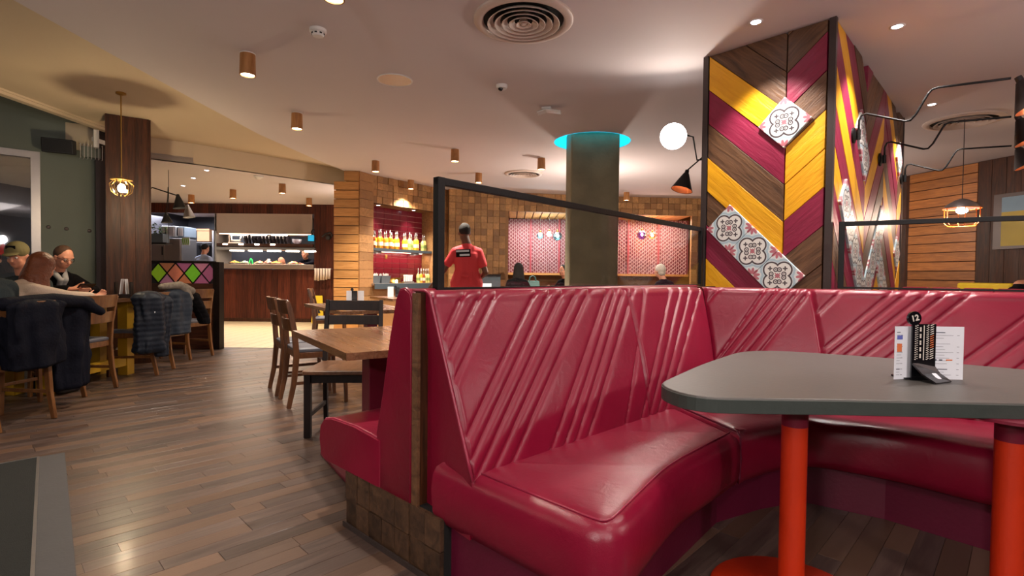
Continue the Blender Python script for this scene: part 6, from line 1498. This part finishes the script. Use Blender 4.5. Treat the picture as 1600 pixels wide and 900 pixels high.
# the woman in the cream jumper, back to the camera
figure('woman with auburn hair in a cream knit jumper, leaning on the window table', (-4.14, 4.20, 0), ang((.10, 1)),
    pose(SIT, head=(.04, .34, 1.115), neck=(.03, .24, .99), chest=(.01, .14, .86), shL=(-.18, .13, .93), shR=(.18, .15, .93), elL=(-.24, .36, .86), elR=(.22, .44, .865), haL=(-.08, .56, .86), haR=(.20, .66, .865)),
    top='white_knit', hair='hair_auburn', hairstyle='long', tilt=radians(20), vox=.0085)
# olive cap
tc_, Rc, vc = figure('person in an olive cap with dark patch, seated behind the auburn haired woman', (-4.72, 5.10, 0), ang((.25, -1)), pose(SIT, head=(0, .12, 1.23)), top='grey_cloth', hairstyle='cap', tilt=radians(18), skin='skin')
c = MB(); c.ball((0, -.005, .055), (.088, .104, .088), 20, 12, Rc); c.ball((0, .095, .045), (.062, .065, .012), 16, 6, Rc); remeshed('cap', c, M['olive'], tc_, .007, 1, .3)
part('cap_patch', MB().box((0, .094, .088), (.075, .008, .030), Rc @ Matrix.Rotation(radians(12), 4, 'X')), M['black_cloth'], tc_)
# grey jacket at the frame's left edge
figure('person in slate grey jacket seated on the nearest honey chair, cut by the left edge', (-3.72, 3.70, 0), ang((-1, .12)), pose(SIT, head=(0, .12, 1.22)), top='grey_cloth', hair='hair_dark', hairstyle='full', bulk=1.12)
# person in red outside the window
figure('person in red top bending forward, seen through the window with an arm held out', (-7.7, 7.55, -.1), ang((.80, -.60)),
    pose(STD, head=(-.05, .82, 1.32), neck=(0, .66, 1.40), chest=(0, .50, 1.36), pelvis=(0, .02, 1.05), shL=(-.19, .54, 1.48), shR=(.19, .54, 1.48), elL=(-.05, .92, 1.56), elR=(.38, .72, 1.30), haL=(-.02, 1.18, 1.60), haR=(.34, .95, 1.22)),
    top='red_shirt', hairstyle='short', sleeves='short', tilt=radians(40))
# member of staff in red
tR, RR, vR = figure('member of staff in a red tee shirt, walking away behind the glass screen', (-.60, 6.9, 0), ang((-.30, 1)),
    pose(STD, head=(-.02, .06, 1.655), elL=(-.30, .02, 1.15), haL=(-.40, .22, .98), elR=(.24, -.08, 1.13), haR=(.18, .14, 1.02), knL=(-.11, .14, .52), anL=(-.12, .12, .09), anR=(.12, -.26, .12), knR=(.11, -.05, .50)),
    skin='skin_dark', top='red_shirt', trousers='denim', hair='hair_dark', hairstyle='short', sleeves='short')
part('back_print', MB().box((0, -.1375, 1.38), (.19, .006, .10), Matrix.Rotation(radians(-3), 4, 'Y')), M['black_cloth'], tR)
for z, x, wd in ((1.405, -.01, .17), (1.355, .015, .13)): part('print_bar', MB().box((x, -.142, z), (wd, .004, .024), Matrix.Rotation(radians(-3), 4, 'Y')), M['paper'], tR)
part('apron_tie', MB().ball((-.05, -.126, 1.08), (.05, .012, .02)), M['red_shirt'], tR, smooth=True)
# diners in the booths
b = at(808, 432, 10.0); figure('diner with long dark hair seated in the left booth, back turned', (b.x, 9.9, 0), ang((.35, 1)), pose(SIT), top='black_cloth', hair='hair_dark', hairstyle='long', eyes=False, vox=.012)
b = at(884, 432, 11.0); figure('dark clad diner half hidden behind the concrete column', (b.x, 10.9, 0), ang((-.7, -.7)), pose(SIT), top='black_cloth', hair='hair_dark', hairstyle='full', vox=.012)
b = at(1037, 432, 9.4); figure('white haired diner in navy, seated right of the concrete column', (b.x, 9.3, 0), ang((-.6, .8)), pose(SIT, head=(-.03, .10, 1.20)), top='navy_cloth', hair='hair_white', hairstyle='full', bulk=1.15, eyes=False, vox=.012)
b = at(1592, 440, 6.1); figure('diner in navy cut by the right edge, beyond the yellow bench', (b.x+.06, 6.1, 0), ang((-.3, 1)), pose(SIT, head=(.25, .02, .99+.13)), top='navy_cloth', hair='hair_dark', hairstyle='full', bulk=1.15, eyes=False, vox=.014)
for x, y, rz, lb2 in ((at(808, 432, 10.0).x, 9.9, ang((.35, 1)), 'rounded chair of the dark haired diner in the left booth'), (at(884, 432, 11.0).x, 10.9, ang((-.7, -.7)), 'chair of the diner half hidden by the concrete column'), (at(1037, 432, 9.4).x, 9.3, ang((-.6, .8)), 'chair of the white haired diner'), (at(1592, 440, 6.1).x+.06, 6.1, ang((-.3, 1)), 'chair of the navy clad diner at the right edge')):
    dup(ch1, (x, y, 0), rz, lb2, 'chairs in the back room')
# kitchen staff
b = at(315, 400, 12.2); figure('cook in pale blue shirt with dark hair, back turned, beyond the diamond screen', (b.x, 12.3, 0), ang((.2, 1)), pose(STD), top='blue_shirt', hair='hair_dark', hairstyle='short', sleeves='short', eyes=False, vox=.012, bulk=1.1)
b = at(441, 410, 12.7); figure('bending cook with bare head behind the food trays of the pass', (b.x, 13.0, 0), ang((0, -1)), pose(STD, head=(0, .34, 1.36), neck=(0, .24, 1.30), chest=(0, .14, 1.20), pelvis=(0, -.1, .98), shL=(-.18, .16, 1.27), shR=(.18, .16, 1.27), elL=(-.24, .22, 1.12), elR=(.24, .22, 1.12), haL=(-.12, .3, 1.10), haR=(.12, .3, 1.10)), top='kitchen_dark', hairstyle='none', tilt=radians(30), vox=.012)
b = at(472, 410, 12.7); figure('cook in dark navy top reaching over the right end of the pass', (b.x, 13.0, 0), ang((.1, -1)), pose(STD, head=(0, .16, 1.56), neck=(0, .10, 1.44), elL=(-.2, .3, 1.34), haL=(-.05, .42, 1.30), elR=(.26, .22, 1.2), haR=(.1, .40, 1.26)), top='navy_cloth', hair='hair_dark', hairstyle='short', vox=.012)
t = wthing('window_bench', 'dark wooden bench against the window side of the window table', 'bench', (-5.1, 5.2, 0))
wpart('seat', MB().bx((-5.28, 4.6, .41), (-4.83, 6.0, .45)), M['black_wood'], t, bevel=.006)
for y in (4.7, 5.9): wpart('leg', MB().bx((-5.24, y-.03, 0), (-5.18, y+.03, .41)), M['black_wood'], t); wpart('leg', MB().bx((-4.92, y-.03, 0), (-4.86, y+.03, .41)), M['black_wood'], t)
c8 = dup(c4, (-4.14, 4.17, 0), ang((.10, 1)), 'honey wood cafe chair of the woman in the cream jumper')

# ================================================================ COATS
from mathutils import noise as mn
def hang(mb, cx, cy, ztop, zbot, w0, w1, d0, d1, rz=0, quilt=0, folds=3, amp=.08, seed=1, lean=(0, 0), n=44, m=60):
    """closed hanging garment body: rounded at the top, folds down its length, quilted in horizontal rolls"""
    r = random.Random(seed); ph_ = [r.random()*6.28 for _ in range(6)]; vs = []; fs = []; ca, sa = cos(rz), sin(rz)
    for j in range(m+1):
        v = j/m; z = ztop+(zbot-ztop)*v; k = min(1, sqrt(max(0.0, 1-(1-min(v/.14, 1))**2))+.02)
        w_ = (w0+(w1-w0)*v)*k; d = (d0+(d1-d0)*v)*k
        if v > .97: q = (1-v)/.03; w_ *= .8+.2*q; d *= .8+.2*q
        q = 1+(quilt*abs(sin(pi*(z-ztop)/.052)) if quilt else 0)-quilt*.5
        for i in range(n):
            a = 2*pi*i/n; f = 1+amp*sin(folds*a+ph_[0]+1.4*v)*min(1, v*2)+amp*.5*sin((folds*2+1)*a+ph_[1]-2*v)
            x = w_*f*q*(abs(cos(a))**.8)*(1 if cos(a) > 0 else -1); y = d*f*q*(abs(sin(a))**.8)*(1 if sin(a) > 0 else -1)
            g_ = 1+.16*mn.noise(Vector((cos(a)*2.2+seed, sin(a)*2.2, z*5)))+.07*mn.noise(Vector((cos(a)*6+seed, sin(a)*6, z*14))); x *= g_; y *= g_+.25*mn.noise(Vector((x*9, seed, z*6)))
            x += lean[0]*v+.012*sin(5*v+ph_[2]); y += lean[1]*v
            vs.append((cx+x*ca-y*sa, cy+x*sa+y*ca, z))
    for j in range(m):
        for i in range(n): fs.append((j*n+i, j*n+(i+1) % n, (j+1)*n+(i+1) % n, (j+1)*n+i))
    fs.append(tuple(range(n-1, -1, -1))); fs.append(tuple(range(m*n, m*n+n)))
    mb.add(vs, fs); return mb
def fixn(o): b = bmesh.new(); b.from_mesh(o.data); bmesh.ops.recalc_face_normals(b, faces=b.faces); b.to_mesh(o.data); b.free(); return o
# dark navy coat over the nearest chair
t = wthing('navy_coat', 'dark navy coat draped over the nearest honey chair on the left edge', 'coat', (-3.5, 3.8, .2))
fixn(wpart('coat_body', hang(MB(), -3.41, 3.74, .90, .40, .25, .21, .085, .075, radians(95), 0, 5, .16, 3), M['navy_cloth'], t, smooth=True))
fixn(wpart('sleeve', hang(MB(), -3.52, 4.16, .86, .16, .15, .13, .06, .07, radians(80), 0, 5, .16, 8), M['navy_cloth'], t, smooth=True))
c = MB(); c.cap((-3.42, 3.52, .865), .05, (-3.43, 3.92, .875), .055); c.cap((-3.43, 3.92, .875), .055, (-3.46, 4.28, .845), .045); c.cap((-3.45, 4.2, .85), .05, (-3.42, 4.36, .76), .035)
remeshed('collar', c, M['navy_cloth'], t, .012, 4)
# puffer jackets over the chair by the column
t = wthing('puffer_jacket', 'dark navy quilted puffer jacket over the chair back, left of the pair', 'jacket', (-3.72, 5.45, .2))
fixn(wpart('jacket_body', hang(MB(), -3.74, 5.40, .90, .26, .15, .13, .085, .095, radians(70), .05, 3, .12, 5), M['navy_puffer'], t, smooth=True))
fixn(wpart('sleeve', hang(MB(), -3.70, 5.55, .86, .20, .075, .06, .07, .06, radians(60), .07, 2, .12, 2), M['navy_puffer'], t, smooth=True))
part_ = wpart('white_tab', MB().box((-3.655, 5.40, .68), (.006, .06, .016), rz=radians(-15)), M['paper'], t)
t = wthing('puffer_jacket', 'steel blue padded jacket over the chair back, right of the pair', 'jacket', (-3.72, 5.8, .3))
fixn(wpart('jacket_body', hang(MB(), -3.74, 5.83, .91, .40, .15, .16, .08, .085, radians(80), .03, 3, .12, 9), M['blue_puffer'], t, smooth=True))
fixn(wpart('sleeve', hang(MB(), -3.72, 6.08, .87, .48, .085, .06, .07, .05, radians(70), .06, 2, .06, 12, lean=(.18, 0)), M['black_cloth'], t, smooth=True))
t = wthing('patterned_scarf', 'grey and white patterned scarf bundled on top of the jackets', 'scarf', (-3.76, 5.85, .9))
c = MB(); c.cap((-3.78, 5.66, .935), .035, (-3.72, 5.86, .945), .045); c.cap((-3.72, 5.86, .945), .05, (-3.68, 6.02, .88), .045); c.cap((-3.70, 5.9, .91), .05, (-3.66, 5.98, .80), .03); c.cap((-3.76, 5.72, .95), .03, (-3.70, 5.95, .93), .035)
wp_ = c; remeshed('scarf_bundle', MB().add([(x+3.76, y-5.85, z-.9) for x, y, z in c.v], c.f), M['leo'], t, .009, 2)
remeshed_fix = [o for o in bpy.data.objects if o.name.startswith('collar') and o.parent and o.parent.name.startswith('navy_coat')][0]
b_ = remeshed_fix.parent.location; remeshed_fix.data.transform(Matrix.Translation((-b_.x, -b_.y, -b_.z)))
